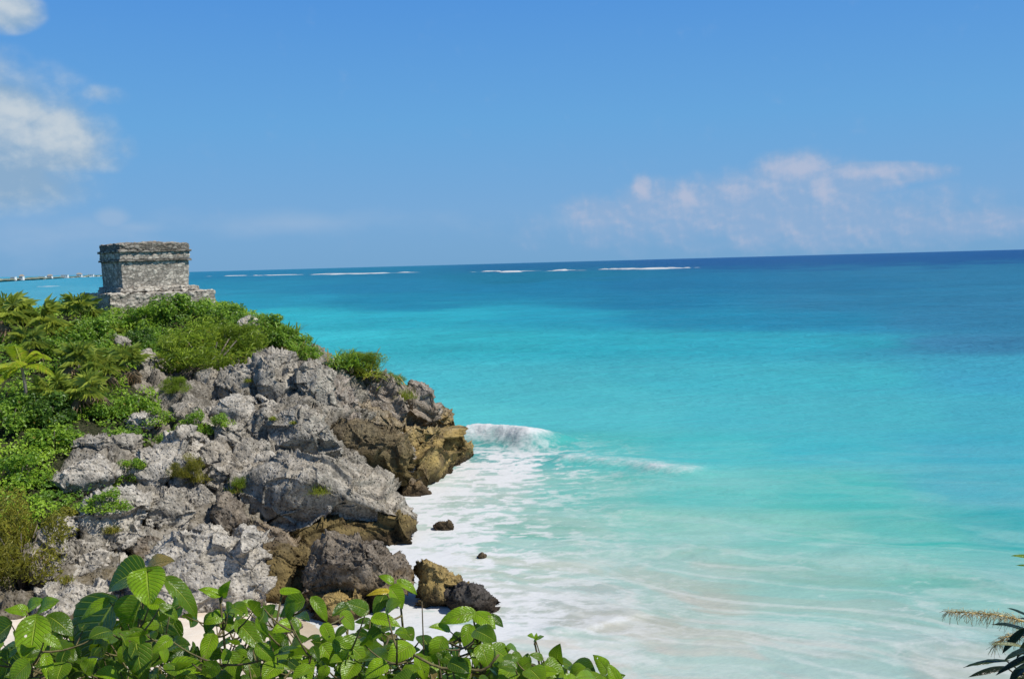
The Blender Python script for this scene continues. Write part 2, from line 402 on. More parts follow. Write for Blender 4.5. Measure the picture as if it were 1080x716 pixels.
def wave_fields(P):
    """height of the water and its foam at world points P (N, 2)"""
    x, y = P[:, 0], P[:, 1]
    r = np.hypot(x, y)
    P3 = np.stack([x, y, 0 * x], 1)
    near = 1 - sstep(r, 140, 420)
    q = np.stack([(x * .42 + y * .91) * .32, (x * .91 - y * .42) * .07, 0 * x], 1)
    h = .10 * (fbm(q, 3) - .5) * near
    q2 = np.stack([(x * .3 + y * .95) * 1.5, (x * .95 - y * .3) * .5, 0 * x], 1)
    h += .09 * (fbm(q2 + 5, 4, g=.6) - .5) * near
    foam = np.zeros(len(x))
    wob = (fbm(P3 * .35 + 3, 4) - .5) * 2
    fine = fbm(P3 * np.array([1.5, 2.2, 1]) + 9, 5, g=.62)
    lace = fbm(np.stack([x * .55 + wob, y * 1.25 + wob, 0 * x], 1) + 31, 5, g=.6, ridged=True)
    # breakers: crest line in photo pixels, height, front and back widths, foam strength, foam trail behind the front
    for pts, H, wf, wb, fo, tr, milk in BREAKERS:
        c = np.array([XY(a, b) for a, b in pts])
        m = np.flatnonzero((x > c[:, 0].min() - 30) & (x < c[:, 0].max() + 30) & (y > c[:, 1].min() - 30) & (y < c[:, 1].max() + 30))
        if not len(m): continue
        s, u = seg_dist(P[m], c)
        s = s + wob[m] * .8
        env = sstep(u, 0, .18) * (1 - sstep(u, .80, 1.0))
        ht = np.where(s > 0, np.exp(-(s / wb) ** 2), np.exp(-(s / wf) ** 2))
        h[m] += H * env * ht * (.92 + .25 * (fine[m] - .5) + .12 * wob[m])
        cr = np.exp(-((s + .1) / (.35 + .3 * wf)) ** 2) * (fine[m] * 1.7 - .25)
        trail = np.where(s < 0, np.exp(s / tr), np.exp(-s / (wb * .6))) * sstep(lace[m] * .6 + fine[m] * .6, .62, .95)
        soft = np.where(s < 0, np.exp(-(s / (1.8 * wf)) ** 2), np.exp(-(s / (wb * .8)) ** 2))
        foam[m] = np.maximum(foam[m], env * milk * soft * (.55 + .6 * fine[m]))
        foam[m] = np.maximum(foam[m], env * fo * np.clip(np.maximum(cr, trail * .8), 0, 1))
    # the white wash around the foot of the headland and over the beach shallows
    s, _ = seg_dist(P, WASH)
    dw = np.abs(s)
    amt = .95 * np.exp(-dw / 3.6) + .66 * np.exp(-dw / 10.5)
    tex = sstep(.62 * lace + .62 * fine + .2 * wob, .58, .86)
    foam = np.maximum(foam, np.clip(amt * (.36 + .85 * tex), 0, 1))
    # thin lace lines on the shallow water nearer the beach
    shal = 1 - sstep(r + .35 * x, 44, 74)
    foam = np.maximum(foam, .42 * shal * sstep(lace * .75 + fine * .45, .66, .98))
    # surf on the far reef
    for pts, wd, H in REEF:
        c = np.array([XY(a, b) for a, b in pts])
        m = np.flatnonzero((r > 500) & (r < 4500))
        s, u = seg_dist(P[m], c)
        n = fbm(np.stack([P[m, 0] * .035, P[m, 1] * .01, 0 * m], 1), 3, g=.65)
        env = sstep(u, 0, .05) * (1 - sstep(u, .93, 1.0)) * sstep(n, .36, .58)
        k = np.exp(-(s / (wd * (.35 + 1.3 * sstep(n, .38, .7)))) ** 2) * env
        h[m] += H * k
        foam[m] = np.maximum(foam[m], np.clip(k * 1.6, 0, 1))
    return h, foam
BREAKERS = [
 ([(476, 464), (510, 464), (545, 466), (582, 472)], 1.2, .9, 2.6, 1.0, 2.2, .95),
 ([(572, 486), (620, 487), (690, 494), (760, 504)], .34, .9, 2.8, .75, 3.2, .6),
 ([(640, 500), (700, 506), (760, 516), (800, 524)], .10, .9, 2.4, .25, 2.4, .22),
 ([(860, 580), (930, 592), (1010, 606), (1100, 626)], .14, .8, 2.0, .16, .9, .10),
 ([(560, 664), (610, 660), (650, 650), (690, 646)], .10, .4, .8, .8, .9, .15),
 ([(900, 682), (970, 678), (1040, 676), (1110, 684)], .07, .4, .8, .5, .8, .12),
 ([(560, 575), (640, 582), (720, 582), (800, 590)], .10, .7, 1.6, .35, 1.4, .16),
 ([(620, 540), (700, 538), (780, 544), (850, 552)], .10, .7, 1.8, .25, 1.2, .16)]
WASH = np.array([XY(a, b) for a, b in [(300, 705), (425, 655), (424, 600), (434, 560), (428, 530), (455, 522), (480, 502), (506, 491)]])
REEF = [([(622, 284.9), (650, 284.9), (690, 284.2), (727, 283.4)], 34, 2.3), ([(495, 286.9), (560, 286.9), (602, 285.8)], 26, 1.9),
        ([(330, 289.6), (380, 289.4), (437, 287.6)], 30, 2.0), ([(222, 291.6), (250, 291.2), (312, 290.2)], 22, 1.6),
        ([(40, 302.6), (52, 302.4), (60, 302.2)], 7, .7), ([(44, 299.4), (50, 299.2), (56, 299.0)], 9, .7)]

def build_sea():
    H = 12.5
    rs, r = [], 4.0
    while r < 60000:
        rs.append(r)
        if r < 26: dr = 1.0
        else: dr = min(max(.085, .75 * r * r / (H * FPX)), .03 * r)
        if 1100 < r < 2600: dr = 14
        r += dr
    rs = np.array(rs)
    th = np.concatenate([np.arange(-180, -30, 3.0), np.arange(-30, 31, .062), np.arange(33, 180, 3.0)])
    th = np.radians(th)
    R, T = np.meshgrid(rs, th, indexing='ij')
    P = np.stack([R * np.sin(T), R * np.cos(T)], -1).reshape(-1, 2)
    h, foam = wave_fields(P)
    keys = np.array(SEA_KEYS, float)
    kp = polar(XY(keys[:, 0], keys[:, 1])); kc = lin(keys[:, 2:])
    if SEA_ADJ: kc = kc * np.array(SEA_ADJ)
    # a warp makes the edges between the colours wander as they do over sand and weed
    pp = polar(P)
    wx = (fbm(np.stack([P[:, 0] * .03, P[:, 1] * .03, 0 * P[:, 0]], 1) + 2, 3) - .5)
    pp = pp + np.stack([wx * 60, wx * 14], 1)
    num = np.zeros((len(P), 3)); den = np.zeros(len(P))
    for k in range(len(kp)):
        d2 = ((pp[:, 0] - kp[k, 0]) / 150) ** 2 + ((pp[:, 1] - kp[k, 1]) / (9 + .10 * kp[k, 1])) ** 2
        w = 1 / (d2 + .03) ** 2.2
        num += w[:, None] * kc[k]; den += w
    wc = num / den[:, None]
    # weed and sand streaks: wind-drawn patches of darker and paler bottom
    st = fbm(np.stack([P[:, 0] * .035, P[:, 1] * .05, 0 * P[:, 0]], 1) + 8, 5, g=.6) - .5
    wc = wc * (1 + st * .30 * (.35 + .65 * sstep(np.hypot(P[:, 0], P[:, 1]), 60, 260)))[:, None]
    chop_tone = fbm(np.stack([P[:, 0] * .10 + 4, P[:, 1] * .16, 0 * P[:, 0]], 1), 4, g=.65) - .5  # finer streaks: light and dark of far wind chop put into the colour
    wc = wc * (1 + chop_tone * .30 * sstep(np.hypot(P[:, 0], P[:, 1]), 70, 160))[:, None]
    # sand lifted by the swell, drawn out in swirls along the crests
    rr = np.hypot(P[:, 0], P[:, 1])
    c_, s_ = math.cos(.5), math.sin(.5)
    ax_, ay_ = P[:, 0] * c_ - P[:, 1] * s_, P[:, 0] * s_ + P[:, 1] * c_
    w1 = fbm(np.stack([P[:, 0] * .12, P[:, 1] * .12, 0 * ax_ + 5], 1), 3) - .5
    sw = fbm(np.stack([ax_ * .10 + w1 * 2.6, ay_ * .42 + w1 * 3.2, 0 * ax_], 1), 6, g=.60)
    sw2 = fbm(np.stack([ax_ * .16 + w1 * 2.2 + 9, ay_ * .75 + w1 * 3.0, 0 * ax_ + 2], 1), 5, g=.62, ridged=True)
    sh = 1 - sstep(rr + .45 * P[:, 0], 41, 62)
    wc = wc + (lin(np.array([206, 199, 186])) - wc) * (.40 * sh * sstep(sw, .50, .68))[:, None]
    wc = wc + (lin(np.array([140, 203, 194])) - wc) * (.40 * (1 - sstep(rr + .3 * P[:, 0], 46, 90)) * sstep(1 - sw, .52, .68))[:, None]
    wc = wc + (lin(np.array([228, 230, 226])) - wc) * (.36 * (1 - sstep(rr + .45 * P[:, 0], 40, 66)) * sstep(sw2, .60, .84))[:, None]
    wc = np.clip(wc / SEA_LIGHT, 0, .8)
    V = np.concatenate([P, h[:, None]], 1)
    F = grid_faces(len(rs), len(th), True)
    m = NT('sea_water')
    col = m.attr('water', 'Color')
    fo = m.attr('foam')
    ps = m.pos((1, 1, 1))
    n1 = m.noise(2.2, 6, .66, m.pos((.7, 1.2, 1), rot=(0, 0, .35)))
    n2 = m.noise(.45, 6, .66, m.pos((.6, 1.2, 1), rot=(0, 0, .2)))
    n3 = m.noise(.07, 7, .70, m.pos((.6, 1.2, 1), rot=(0, 0, .1)))
    fs = m.noise(5.0, 4, .7, m.pos((.6, 1.2, 1)))
    foam_f = m.step(m.math('ADD', fo, m.math('MULTIPLY', m.math('SUBTRACT', fs, .5), .55)), .18, .92)
    # sand stirred up by the swell: cloudy paler and darker water
    cl = m.noise(.16, 6, .62, m.pos((.5, 1.2, 1), loc=(3, 1, 0), rot=(0, 0, .3)), .6)
    dd = m.n('VectorMath', {0: m.pos(scale=(1, 1, 0))}, operation='LENGTH').outputs['Value']
    col = m.mix(m.math('MULTIPLY', m.step(cl, .35, .7, 0, .2), m.step(dd, 90, 45)), col, (.55, .62, .58))
    col = m.mix(foam_f, col, (.61, .615, .60))
    hgt = m.math('ADD', m.math('MULTIPLY', n1, .22), m.math('ADD', m.math('MULTIPLY', n2, 1.0), m.math('MULTIPLY', n3, 5.0)))
    nb = m.n('Bump', {'Height': hgt, 'Strength': m.step(dd, 40, 170, .13, 1.0), 'Distance': .7}).outputs[0]
    rough = m.n('MapRange', {'Value': foam_f, 'To Min': .3, 'To Max': .9}).outputs[0]
    b = m.bsdf(col, rough, SEA_SPEC, nb, IOR=1.33)
    o = mesh('sea', V, F, m.done(b), attrs={'water': wc, 'foam': foam})
    o['kind'] = 'structure'
    # sea bed under it, so the sheet is no film over nothing
    return o
SEA_LIGHT = np.array([1.22, 1.25, 1.30])
SEA_SPEC = .04
build_sea()

# ------------------------------------------------------------------ rock materials
def rock_material(name, light, dark, stain=None, z0=0.0, z1=1.0, amount=1.0, lichen=.5, veg=False, wet=True, warm=.25, pits=.8):
    m = NT(name)
    p = m.pos()
    big = m.noise(.35, 4, .6, p)
    mid = m.noise(1.7, 6, .68, p, .4)
    fine = m.noise(9.0, 5, .72, p)
    vor = m.n('TexVoronoi', {'Vector': m.n('Mapping', {'Vector': p, 'Scale': (1, 1, .7)}).outputs[0], 'Scale': 7.0, 'Randomness': 1.0}, feature='F1').outputs['Distance']
    col = m.mix(m.step(m.math('ADD', m.math('MULTIPLY', mid, .5), m.math('MULTIPLY', fine, .55)), .42, .62), dark, light)
    col = m.mix(m.math('MULTIPLY', m.step(big, .45, .72), warm), col, (.36, .29, .20))
    # black lichen crust in specks and drips
    dr = m.noise(2.2, 6, .72, m.pos((1.6, 1.6, .5)), .5)
    li = m.math('MULTIPLY', m.step(m.math('ADD', m.math('MULTIPLY', dr, .65), m.math('MULTIPLY', fine, .4)), .50, .68), lichen)
    col = m.mix(li, col, (.045, .043, .040))
    # solution pits: dark specks a hand wide, their inner shade put into the colour
    pit = m.math('MULTIPLY', m.math('SUBTRACT', 1.0, m.step(m.math('ADD', vor, m.math('MULTIPLY', m.math('SUBTRACT', fine, .5), .5)), .08, .30)), m.math('MULTIPLY', m.step(mid, .38, .58), pits))
    col = m.mix(pit, col, tuple(c * .32 for c in dark))
    pale = m.math('MULTIPLY', m.step(m.noise(3.1, 5, .7, m.pos(loc=(5, 2, 1))), .58, .75), .45)
    col = m.mix(pale, col, tuple(min(.62, c * 1.35) for c in light))
    z = m.n('SeparateXYZ', {0: p}).outputs[2]
    if stain:
        zz = m.math('ADD', z, m.math('MULTIPLY', m.math('SUBTRACT', mid, .5), 2.4))
        f = m.math('MULTIPLY', m.math('SUBTRACT', 1.0, m.step(zz, z0, z1)), amount)
        sc_ = m.mix(m.step(m.noise(1.1, 5, .66, m.pos(loc=(2, 7, 3))), .38, .64), stain, tuple(c * .33 for c in stain))
        sc_ = m.mix(m.math('MULTIPLY', m.step(m.noise(.8, 4, .6, m.pos(loc=(9, 1, 3))), .5, .68), .7), sc_, (.085, .055, .03))
        col = m.mix(f, col, sc_)
    if wet:   # the tide line: dark weed and water film at the foot
        zz = m.math('ADD', z, m.math('MULTIPLY', m.math('SUBTRACT', mid, .5), .9))
        col = m.mix(m.math('MULTIPLY', m.math('SUBTRACT', 1.0, m.step(zz, .15, .75)), .8), col, (.045, .032, .02))
    if veg:
        v = m.attr('veg')
        so_ = m.mix(m.step(fine, .4, .65), (.020, .028, .010), (.07, .065, .035))
        col = m.mix(m.step(m.math('ADD', v, m.math('MULTIPLY', m.math('SUBTRACT', mid, .5), .8)), .35, .75), col, so_)
    h = m.math('ADD', m.math('MULTIPLY', fine, .7), m.math('ADD', m.math('MULTIPLY', mid, 1.4), m.math('MULTIPLY', m.step(vor, .0, .45), .9)))
    h2 = m.noise(26.0, 3, .7, p)
    nb = m.bump(m.math('ADD', h, m.math('MULTIPLY', h2, .25)), 1.0, .085)
    return m.done(m.bsdf(col, .92, .15, nb))
M_GREY = rock_material('grey_limestone', (.50, .455, .375), (.185, .167, .135), lichen=.7)
M_PALE = rock_material('pale_limestone', (.62, .57, .48), (.26, .237, .195), lichen=.55, warm=.12)
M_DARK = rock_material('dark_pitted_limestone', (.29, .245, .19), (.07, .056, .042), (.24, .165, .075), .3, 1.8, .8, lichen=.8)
M_OCHRE = rock_material('ochre_stained_limestone', (.46, .385, .28), (.12, .095, .06), (.42, .30, .10), 1.8, 4.8, .85, lichen=.6, warm=.5)
M_WET = rock_material('wet_dark_rock', (.12, .105, .09), (.03, .026, .022), lichen=.8)
M_TAN = rock_material('tan_limestone', (.46, .40, .33), (.15, .125, .10), (.30, .21, .10), 2.0, 5.0, .5, lichen=.75, warm=.5)
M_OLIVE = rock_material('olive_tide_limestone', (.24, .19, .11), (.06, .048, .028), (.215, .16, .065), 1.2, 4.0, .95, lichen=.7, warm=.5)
M_GROUND = rock_material('headland_rock', (.36, .325, .265), (.10, .09, .07), (.19, .14, .06), .6, 2.2, .5, lichen=.6, veg=True)  # darker than the boulders: shade of the gaps put into its colour

# ------------------------------------------------------------------ headland: one terrain sheet under the rocks and plants
HEAD = [(0,620,39),(0,560,43),(0,500,47.5),(0,440,52),(0,400,56),(0,365,62),(0,350,70),
 (75,640,38.5),(75,590,42),(75,540,45.5),(75,490,49),(75,440,53),(75,400,57),(75,362,65),(75,338,75),
 (150,635,40),(150,600,42.5),(150,550,46),(150,500,49.5),(150,450,53.5),(150,412,57.5),(150,378,64),(150,350,72),(150,326,79.5),
 (225,600,43.5),(225,550,47),(225,500,50.5),(225,460,54),(225,425,58.5),(225,395,63),(225,370,67),(225,338,74),(225,322,80),
 (300,590,46),(300,540,49.5),(300,490,53),(300,450,56.5),(300,420,59.5),(300,388,63),(300,362,69),
 (345,480,55),(345,430,59.5),(345,388,64),(400,500,58.5),(400,450,63),(400,405,67),(450,422,69),(345,386,66),(385,404,69),(320,376,68),(300,352,72),(262,330,77),(420,414,69.5),(450,470,67.5),(490,482,70)]
hk = np.array(HEAD, float)
HP = at(hk[:, 0], hk[:, 1], hk[:, 2]) + np.array([0, 0, -.22])
HP = np.concatenate([HP, np.array([(-27, 86, 10.3), (-34, 84, 10.0), (-42, 84, 9.0), (-52, 80, 8.5), (-62, 72, 8.2), (-62, 58, 7.0), (-58, 46, 4.2), (-58, 38, 1.3),
    (-40, 40, 1.9), (-40, 55, 6.9), (-20, 84, 9.0), (-11, 72, 5.0), (-8, 74.5, 2.8), (-14.5, 76.5, 6.9), (-18, 80, 8.4), (-6, 72, 3.0), (-72, 60, 7.5), (-75, 45, 4.0)])])
def tps(P, z, lam=.02):
    n = len(P)
    d = np.linalg.norm(P[:, None] - P[None], axis=-1)
    K = np.where(d > 0, d * d * np.log(d + 1e-12), 0) + lam * np.eye(n) * 50
    A = np.block([[K, np.c_[np.ones(n), P]], [np.c_[np.ones(n), P].T, np.zeros((3, 3))]])
    return np.linalg.solve(A, np.r_[z, 0, 0, 0])
_cf = tps(HP[:, :2], HP[:, 2])
COAST = np.array([(-90, 33), (-40, 35.5), (-20, 36.5), (-9, 37.8), (-5.2, 40.0), (-5.9, 43), (-6.2, 47.5), (-7.0, 52), (-6.6, 56), (-5.4, 59.3), (-4.4, 63.5), (-3.2, 67.4), (-2.7, 70.5),
    (-4.8, 75.5), (-9, 81), (-14, 87), (-22, 92), (-35, 95), (-60, 96), (-90, 95)], float)
def coast_dist(P):
    """distance to the shore, positive inside the headland"""
    C = np.concatenate([COAST, COAST[:1]])
    best = np.full(len(P), 1e9); ins = np.zeros(len(P), bool)
    for a, b in zip(C[:-1], C[1:]):
        d = b - a
        t = np.clip(((P - a) @ d) / (d @ d), 0, 1)
        best = np.minimum(best, np.hypot(*(P - (a + t[:, None] * d)).T))
        cond = (a[1] > P[:, 1]) != (b[1] > P[:, 1])
        xi = a[0] + (P[:, 1] - a[1]) / (b[1] - a[1] + 1e-12) * (b[0] - a[0])
        ins ^= cond & (P[:, 0] < xi)
    return np.where(ins, best, -best)
def head_z(P):
    P = np.asarray(P, float)
    z = np.full(len(P), _cf[-3]) + P @ _cf[-2:]
    for i in range(len(HP)):
        r2 = ((P - HP[i, :2]) ** 2).sum(1)
        z += _cf[i] * np.where(r2 > 0, .5 * r2 * np.log(r2 + 1e-12), 0)
    d = coast_dist(P)
    cap = np.where(d > 0, .3 + 2.1 * d, .3 + 2.6 * d)
    k = 1.0
    zz = -k * np.log(np.exp(-np.clip(z, -40, 40) / k) + np.exp(-np.clip(cap, -40, 40) / k))
    return np.maximum(zz, -3.0)
gx, gy = np.arange(-80, 1.5, .13), np.arange(32.5, 98, .13)
GX, GY = np.meshgrid(gx, gy)
GP = np.stack([GX.ravel(), GY.ravel()], 1)
_c = np.meshgrid(np.arange(-80, 2.1, .52), np.arange(32.5, 98.6, .52))
_cz = head_z(np.stack([_c[0].ravel(), _c[1].ravel()], 1)).reshape(_c[0].shape)
def ground(x, y):
    """height of the headland's sheet, bilinear on a half-metre table"""
    fx, fy = np.clip((np.asarray(x, float) + 80) / .52, 0, _cz.shape[1] - 1.001), np.clip((np.asarray(y, float) - 32.5) / .52, 0, _cz.shape[0] - 1.001)
    i, j = fx.astype(int), fy.astype(int); u, v = fx - i, fy - j
    return (_cz[j, i] * (1 - u) + _cz[j, i + 1] * u) * (1 - v) + (_cz[j + 1, i] * (1 - u) + _cz[j + 1, i + 1] * u) * v
def hit(px, py, lift=0.0):
    """where the line of sight through a photo pixel first meets the headland"""
    d = ray(float(px), float(py)); t = np.arange(34, 98, .05) / d[1]
    Q = CAM + t[:, None] * d
    m = Q[:, 2] < ground(Q[:, 0], Q[:, 1]) + lift
    k = int(np.argmax(m)) if m.any() else len(t) - 1
    return Q[k]
def in_poly(P, poly):
    ins = np.zeros(len(P), bool)
    for a, b in zip(poly, np.roll(poly, -1, 0)):
        cond = (a[1] > P[:, 1]) != (b[1] > P[:, 1])
        ins ^= cond & (P[:, 0] < a[0] + (P[:, 1] - a[1]) / (b[1] - a[1] + 1e-12) * (b[0] - a[0]))
    return ins
VEG_PX = [[(-40,330),(40,330),(110,318),(232,316),(262,330),(262,372),(228,398),(180,392),(150,378),(140,408),(172,428),(150,440),(130,440),(165,468),(120,478),(88,470),(60,500),(60,516),(118,528),(100,552),(60,562),(30,590),(20,606),(-40,606)],
          [(262,330),(300,340),(334,372),(300,376),(280,372),(262,350)], [(346,372),(372,362),(445,408),(440,424),(402,400),(350,384)]]
VEG = [np.array([hit(*p)[:2] for p in poly]) for poly in VEG_PX]
def build_headland():
    z = ground(GP[:, 0], GP[:, 1])
    V = np.concatenate([GP, z[:, None]], 1)
    Z = z.reshape(GX.shape)
    gy_, gx_ = np.gradient(Z, .13)
    n = np.stack([-gx_.ravel(), -gy_.ravel(), np.ones(len(V))], 1)
    n /= np.linalg.norm(n, axis=1, keepdims=True)
    veg = np.zeros(len(V))
    for q in VEG: veg[in_poly(GP, q)] = 1
    veg[(GP[:, 0] < -38) & (GP[:, 1] > 44)] = 1
    veg[(z > 7.5) & (GP[:, 1] > 78)] = 1
    w = np.stack([fbm(V * .5 + k * 9, 3) for k in range(3)], 1) - .5
    c1, e1 = chisel((V + w * .7) * np.array([.52, .52, .75]))
    c2, e2 = chisel((V + w * .4) * np.array([1.5, 1.5, 2.1]), 7)
    c3, e3 = chisel((V + w * .2) * np.array([4.2, 4.2, 5.2]), 3)
    rocky = 1 - .75 * veg
    d = c1 * .85 - .55 * (1 - sstep(e1, 0, .07)) + c2 * .22 - .20 * (1 - sstep(e2, 0, .08)) + c3 * .06
    d += (fbm(V * 2.6, 4, g=.5) - .5) * .18 + (fbm(V * 8 + 3, 3, g=.6) - .5) * .07
    d *= rocky * sstep(z, -1.2, .5)
    V = V + n * d[:, None]
    o = mesh('headland', V, grid_faces(*GX.shape), M_GROUND, attrs={'veg': veg})
    o['kind'] = 'structure'
    return o
build_headland()

# ------------------------------------------------------------------ beach at the foot of the headland
def beach_z(x, y):
    """sand: highest under the rocks on the left, sliding under the sea to the right"""
    return np.minimum((-6.6 - x + .25 * np.sin(y * .7)) * .10, .42) + .012 * (36 - y)
def build_beach():
    xs, ys = np.arange(-60, 9, .2), np.arange(9, 50, .2)
    X, Y = np.meshgrid(xs, ys)
    P = np.stack([X.ravel(), Y.ravel(), 0 * X.ravel()], 1)
    z = beach_z(P[:, 0], P[:, 1])
    z = np.maximum(z, -1.2)
    rise = np.clip(16 - P[:, 1], 0, 9)
    z = z + rise * .35
    z = z + (fbm(P * .5, 3) - .5) * .25 + (fbm(P * 3, 3) - .5) * .06 
    P[:, 2] = z
    m = NT('sand')
    p = m.pos()
    n1, n2 = m.noise(1.5, 5, .6, p), m.noise(30, 3, .6, p)
    c = m.mix(m.step(n1, .3, .7), (.66, .56, .44), (.74, .66, .55))
    zz = m.n('SeparateXYZ', {0: p}).outputs[2]
    c = m.mix(m.step(zz, .06, .32), (.46, .38, .28), c)
    o = mesh('beach', P, grid_faces(*X.shape), m.done(m.bsdf(c, .95, .1, m.bump(m.math('ADD', n1, m.math('MULTIPLY', n2, .2)), .5, .06))))
    o['kind'] = 'structure'
build_beach()
# cliff ledge the photographer stands on, out of the frame below
def build_ledge():
    xs, ys = np.arange(-14, 14, .12), np.linspace(-10, 7.2, 160)
    X, Y = np.meshgrid(xs, ys)
    P = np.stack([X.ravel(), Y.ravel(), 0 * X.ravel()], 1)
    edge = 5.0 + (fbm(P * np.array([.4, 0, 0]) + 4, 3) - .5) * 1.2
    d = np.maximum(P[:, 1] - edge, 0)
    P[:, 2] = 10.45 - np.minimum(P[:, 1], edge) * .06 - 6.5 * d - .6 * np.sqrt(d + 0) + (fbm(P * .9 + 2, 5) - .5) * .35
    o = mesh('cliff_ledge', P, grid_faces(*X.shape), M_GROUND, attrs={'veg': .3 + 0 * X.ravel()})
    o['kind'] = 'structure'
build_ledge()

# ------------------------------------------------------------------ rocks of the headland, each one a thing
_cube = {}
def cube_sphere(n):
    if n not in _cube:
        a = np.tan(np.linspace(-1, 1, n + 1) * math.pi / 4)
        A, B = np.meshgrid(a, a, indexing='ij'); A, B = A.ravel(), B.ravel(); o = np.ones_like(A)
        sides = [(o, A, B), (-o, B, A), (B, o, A), (A, -o, B), (A, B, o), (B, A, -o)]
        V = np.concatenate([np.stack(s, 1) for s in sides])
        F = np.concatenate([grid_faces(n + 1, n + 1)[:, ::-1] + k * (n + 1) ** 2 for k in range(6)])
        _, ix, inv = np.unique(np.round(V, 5), axis=0, return_index=True, return_inverse=True)
        V = V[ix]; F = inv.ravel()[F]
        _cube[n] = (V / np.linalg.norm(V, axis=1, keepdims=True), F)
    return _cube[n]
def vnormals(V, F):
    a, b, c, d = (V[F[:, k]] for k in range(4))
    fn = np.cross(c - a, d - b)
    N = np.zeros_like(V)
    for k in range(4): 
        for j in range(3): N[:, j] += np.bincount(F[:, k], fn[:, j], len(V))
    return N / (np.linalg.norm(N, axis=1, keepdims=True) + 1e-9)
def radial(poly, c, th):
    """distance from c to the outline along each angle (photo pixels, y up)"""
    P = (poly - c) * np.array([1, -1])
    r = np.zeros_like(th)
    dx, dy = np.cos(th), np.sin(th)
    for a, b in zip(P, np.roll(P, -1, 0)):
        e = b - a
        den = dx * e[1] - dy * e[0]
        den = np.where(np.abs(den) < 1e-9, 1e-9, den)
        t = (a[0] * e[1] - a[1] * e[0]) / den
        u = (a[0] * dy - a[1] * dx) / den
        r = np.where((t > 0) & (u >= -1e-6) & (u <= 1 + 1e-6), np.maximum(r, t), r)
    return r
ROCKS = {}
def rock(name, label, cat, poly, thick, mat, off=0.0, seed=0, facets=13, rough=.8, Y=None, group=None, planes=(), box=.46, flat=.78, crag=.75, grow=1.07):
    """a boulder with the outline it shows from the ledge, its own distance, real size and thickness"""
    poly = np.array(poly, float)
    poly = poly.mean(0) + (poly - poly.mean(0)) * grow
    c = (poly.max(0) + poly.min(0)) / 2 * .5 + poly.mean(0) * .5
    if Y is None: Y = hit(*c)[1] + off
    size_px = max(np.ptp(poly[:, 0]), np.ptp(poly[:, 1]))
    C = at(c[0], c[1], Y)
    dep = C - CAM; dist = np.linalg.norm(dep); s = dist / FPX * 1.0
    ad = dep / dist
    ar = np.cross(ad, [0, 0, 1]); ar /= np.linalg.norm(ar)
    au = np.cross(ar, ad)
    n = int(np.clip(size_px / 1.15, 16, 128))
    D, F = cube_sphere(n)
    th = np.arctan2(D[:, 1], D[:, 0]) + _r * 0
    # outline angles are measured in the rolled picture
    ir, iu = RIGHT, UP
    rr = radial(poly, c, np.linspace(-math.pi, math.pi, 721))
    R = np.interp(th, np.linspace(-math.pi, math.pi, 721), rr) * s
    inpl = np.hypot(D[:, 0], D[:, 1])
    cc, dd = inpl ** box, np.sign(D[:, 2]) * np.abs(D[:, 2]) ** box
    L = np.stack([R * cc * np.cos(th), R * cc * np.sin(th), dd * thick], 1)
    ax = np.stack([ir - ad * (ir @ ad), iu - ad * (iu @ ad), ad])
    ax /= np.linalg.norm(ax, axis=1, keepdims=True)
    V = L @ ax
    rg = np.random.default_rng(seed + 100)
    size = size_px * s
    for k in range(facets):
        v = rg.normal(size=3); v[2] = -abs(v[2]) * 1.3
        if k % 3 == 0: v[2] *= .3
        v /= np.linalg.norm(v)
        nw = v @ ax
        sup = np.percentile(V @ nw, 99.5)
        q = V @ nw - sup * rg.uniform(flat - .16, flat + .14)
        V = V - np.where(q > 0, q * .92, 0)[:, None] * nw
    for nw, k in planes:
        nw = np.array(nw, float); nw /= np.linalg.norm(nw)
        q = V @ nw - np.percentile(V @ nw, 99.5) * k
        V = V - np.where(q > 0, q * .95, 0)[:, None] * nw
    Vw = V + C
    N = vnormals(V, F)
    w = (np.stack([fbm(Vw * 1.2 / max(size, .5) * 2 + k * 9 + seed, 3) for k in range(3)], 1) - .5)
    fq = 2.6 / max(size, .6)
    q = (Vw + w * size * .08)
    c1, e1 = chisel(q * (1.9 / max(size, .8)) * np.array([1, 1, 1.4]), seed * 1.3 % 17)
    c2, e2 = chisel(q * (5.0 / max(size, .8)) * np.array([1, 1, 1.3]), seed * 2.1 % 13)
    d = .05 * size * (fbm(Vw * 1.6 / max(size, .4) + seed, 3) - .5)
    d += .13 * crag * size * c1 - .035 * size * (1 - sstep(e1, 0, .05))
    d += .042 * crag * size * c2 - .018 * size * (1 - sstep(e2, 0, .06))
    k = min(1.0, size / 1.5) * rough
    d +=   .15 * k * (fbm(Vw * 1.9 + seed, 4, g=.55) - .5)
    p1, _, _ = worley(Vw * np.array([3.4, 3.4, 2.6]) + seed)
    d -= .07 * k * (1 - sstep(p1, .05, .42)) * sstep(vnoise(Vw * .9 + 4), .35, .6)
    d += .085 * k * (fbm(Vw * 6.2 + seed, 3, g=.6) - .5)
    V = V + N * d[:, None]
    o = mesh(name, V, F, mat)
    o.location = C; o['kind'] = 'thing'
    return tag(o, label, cat, group)

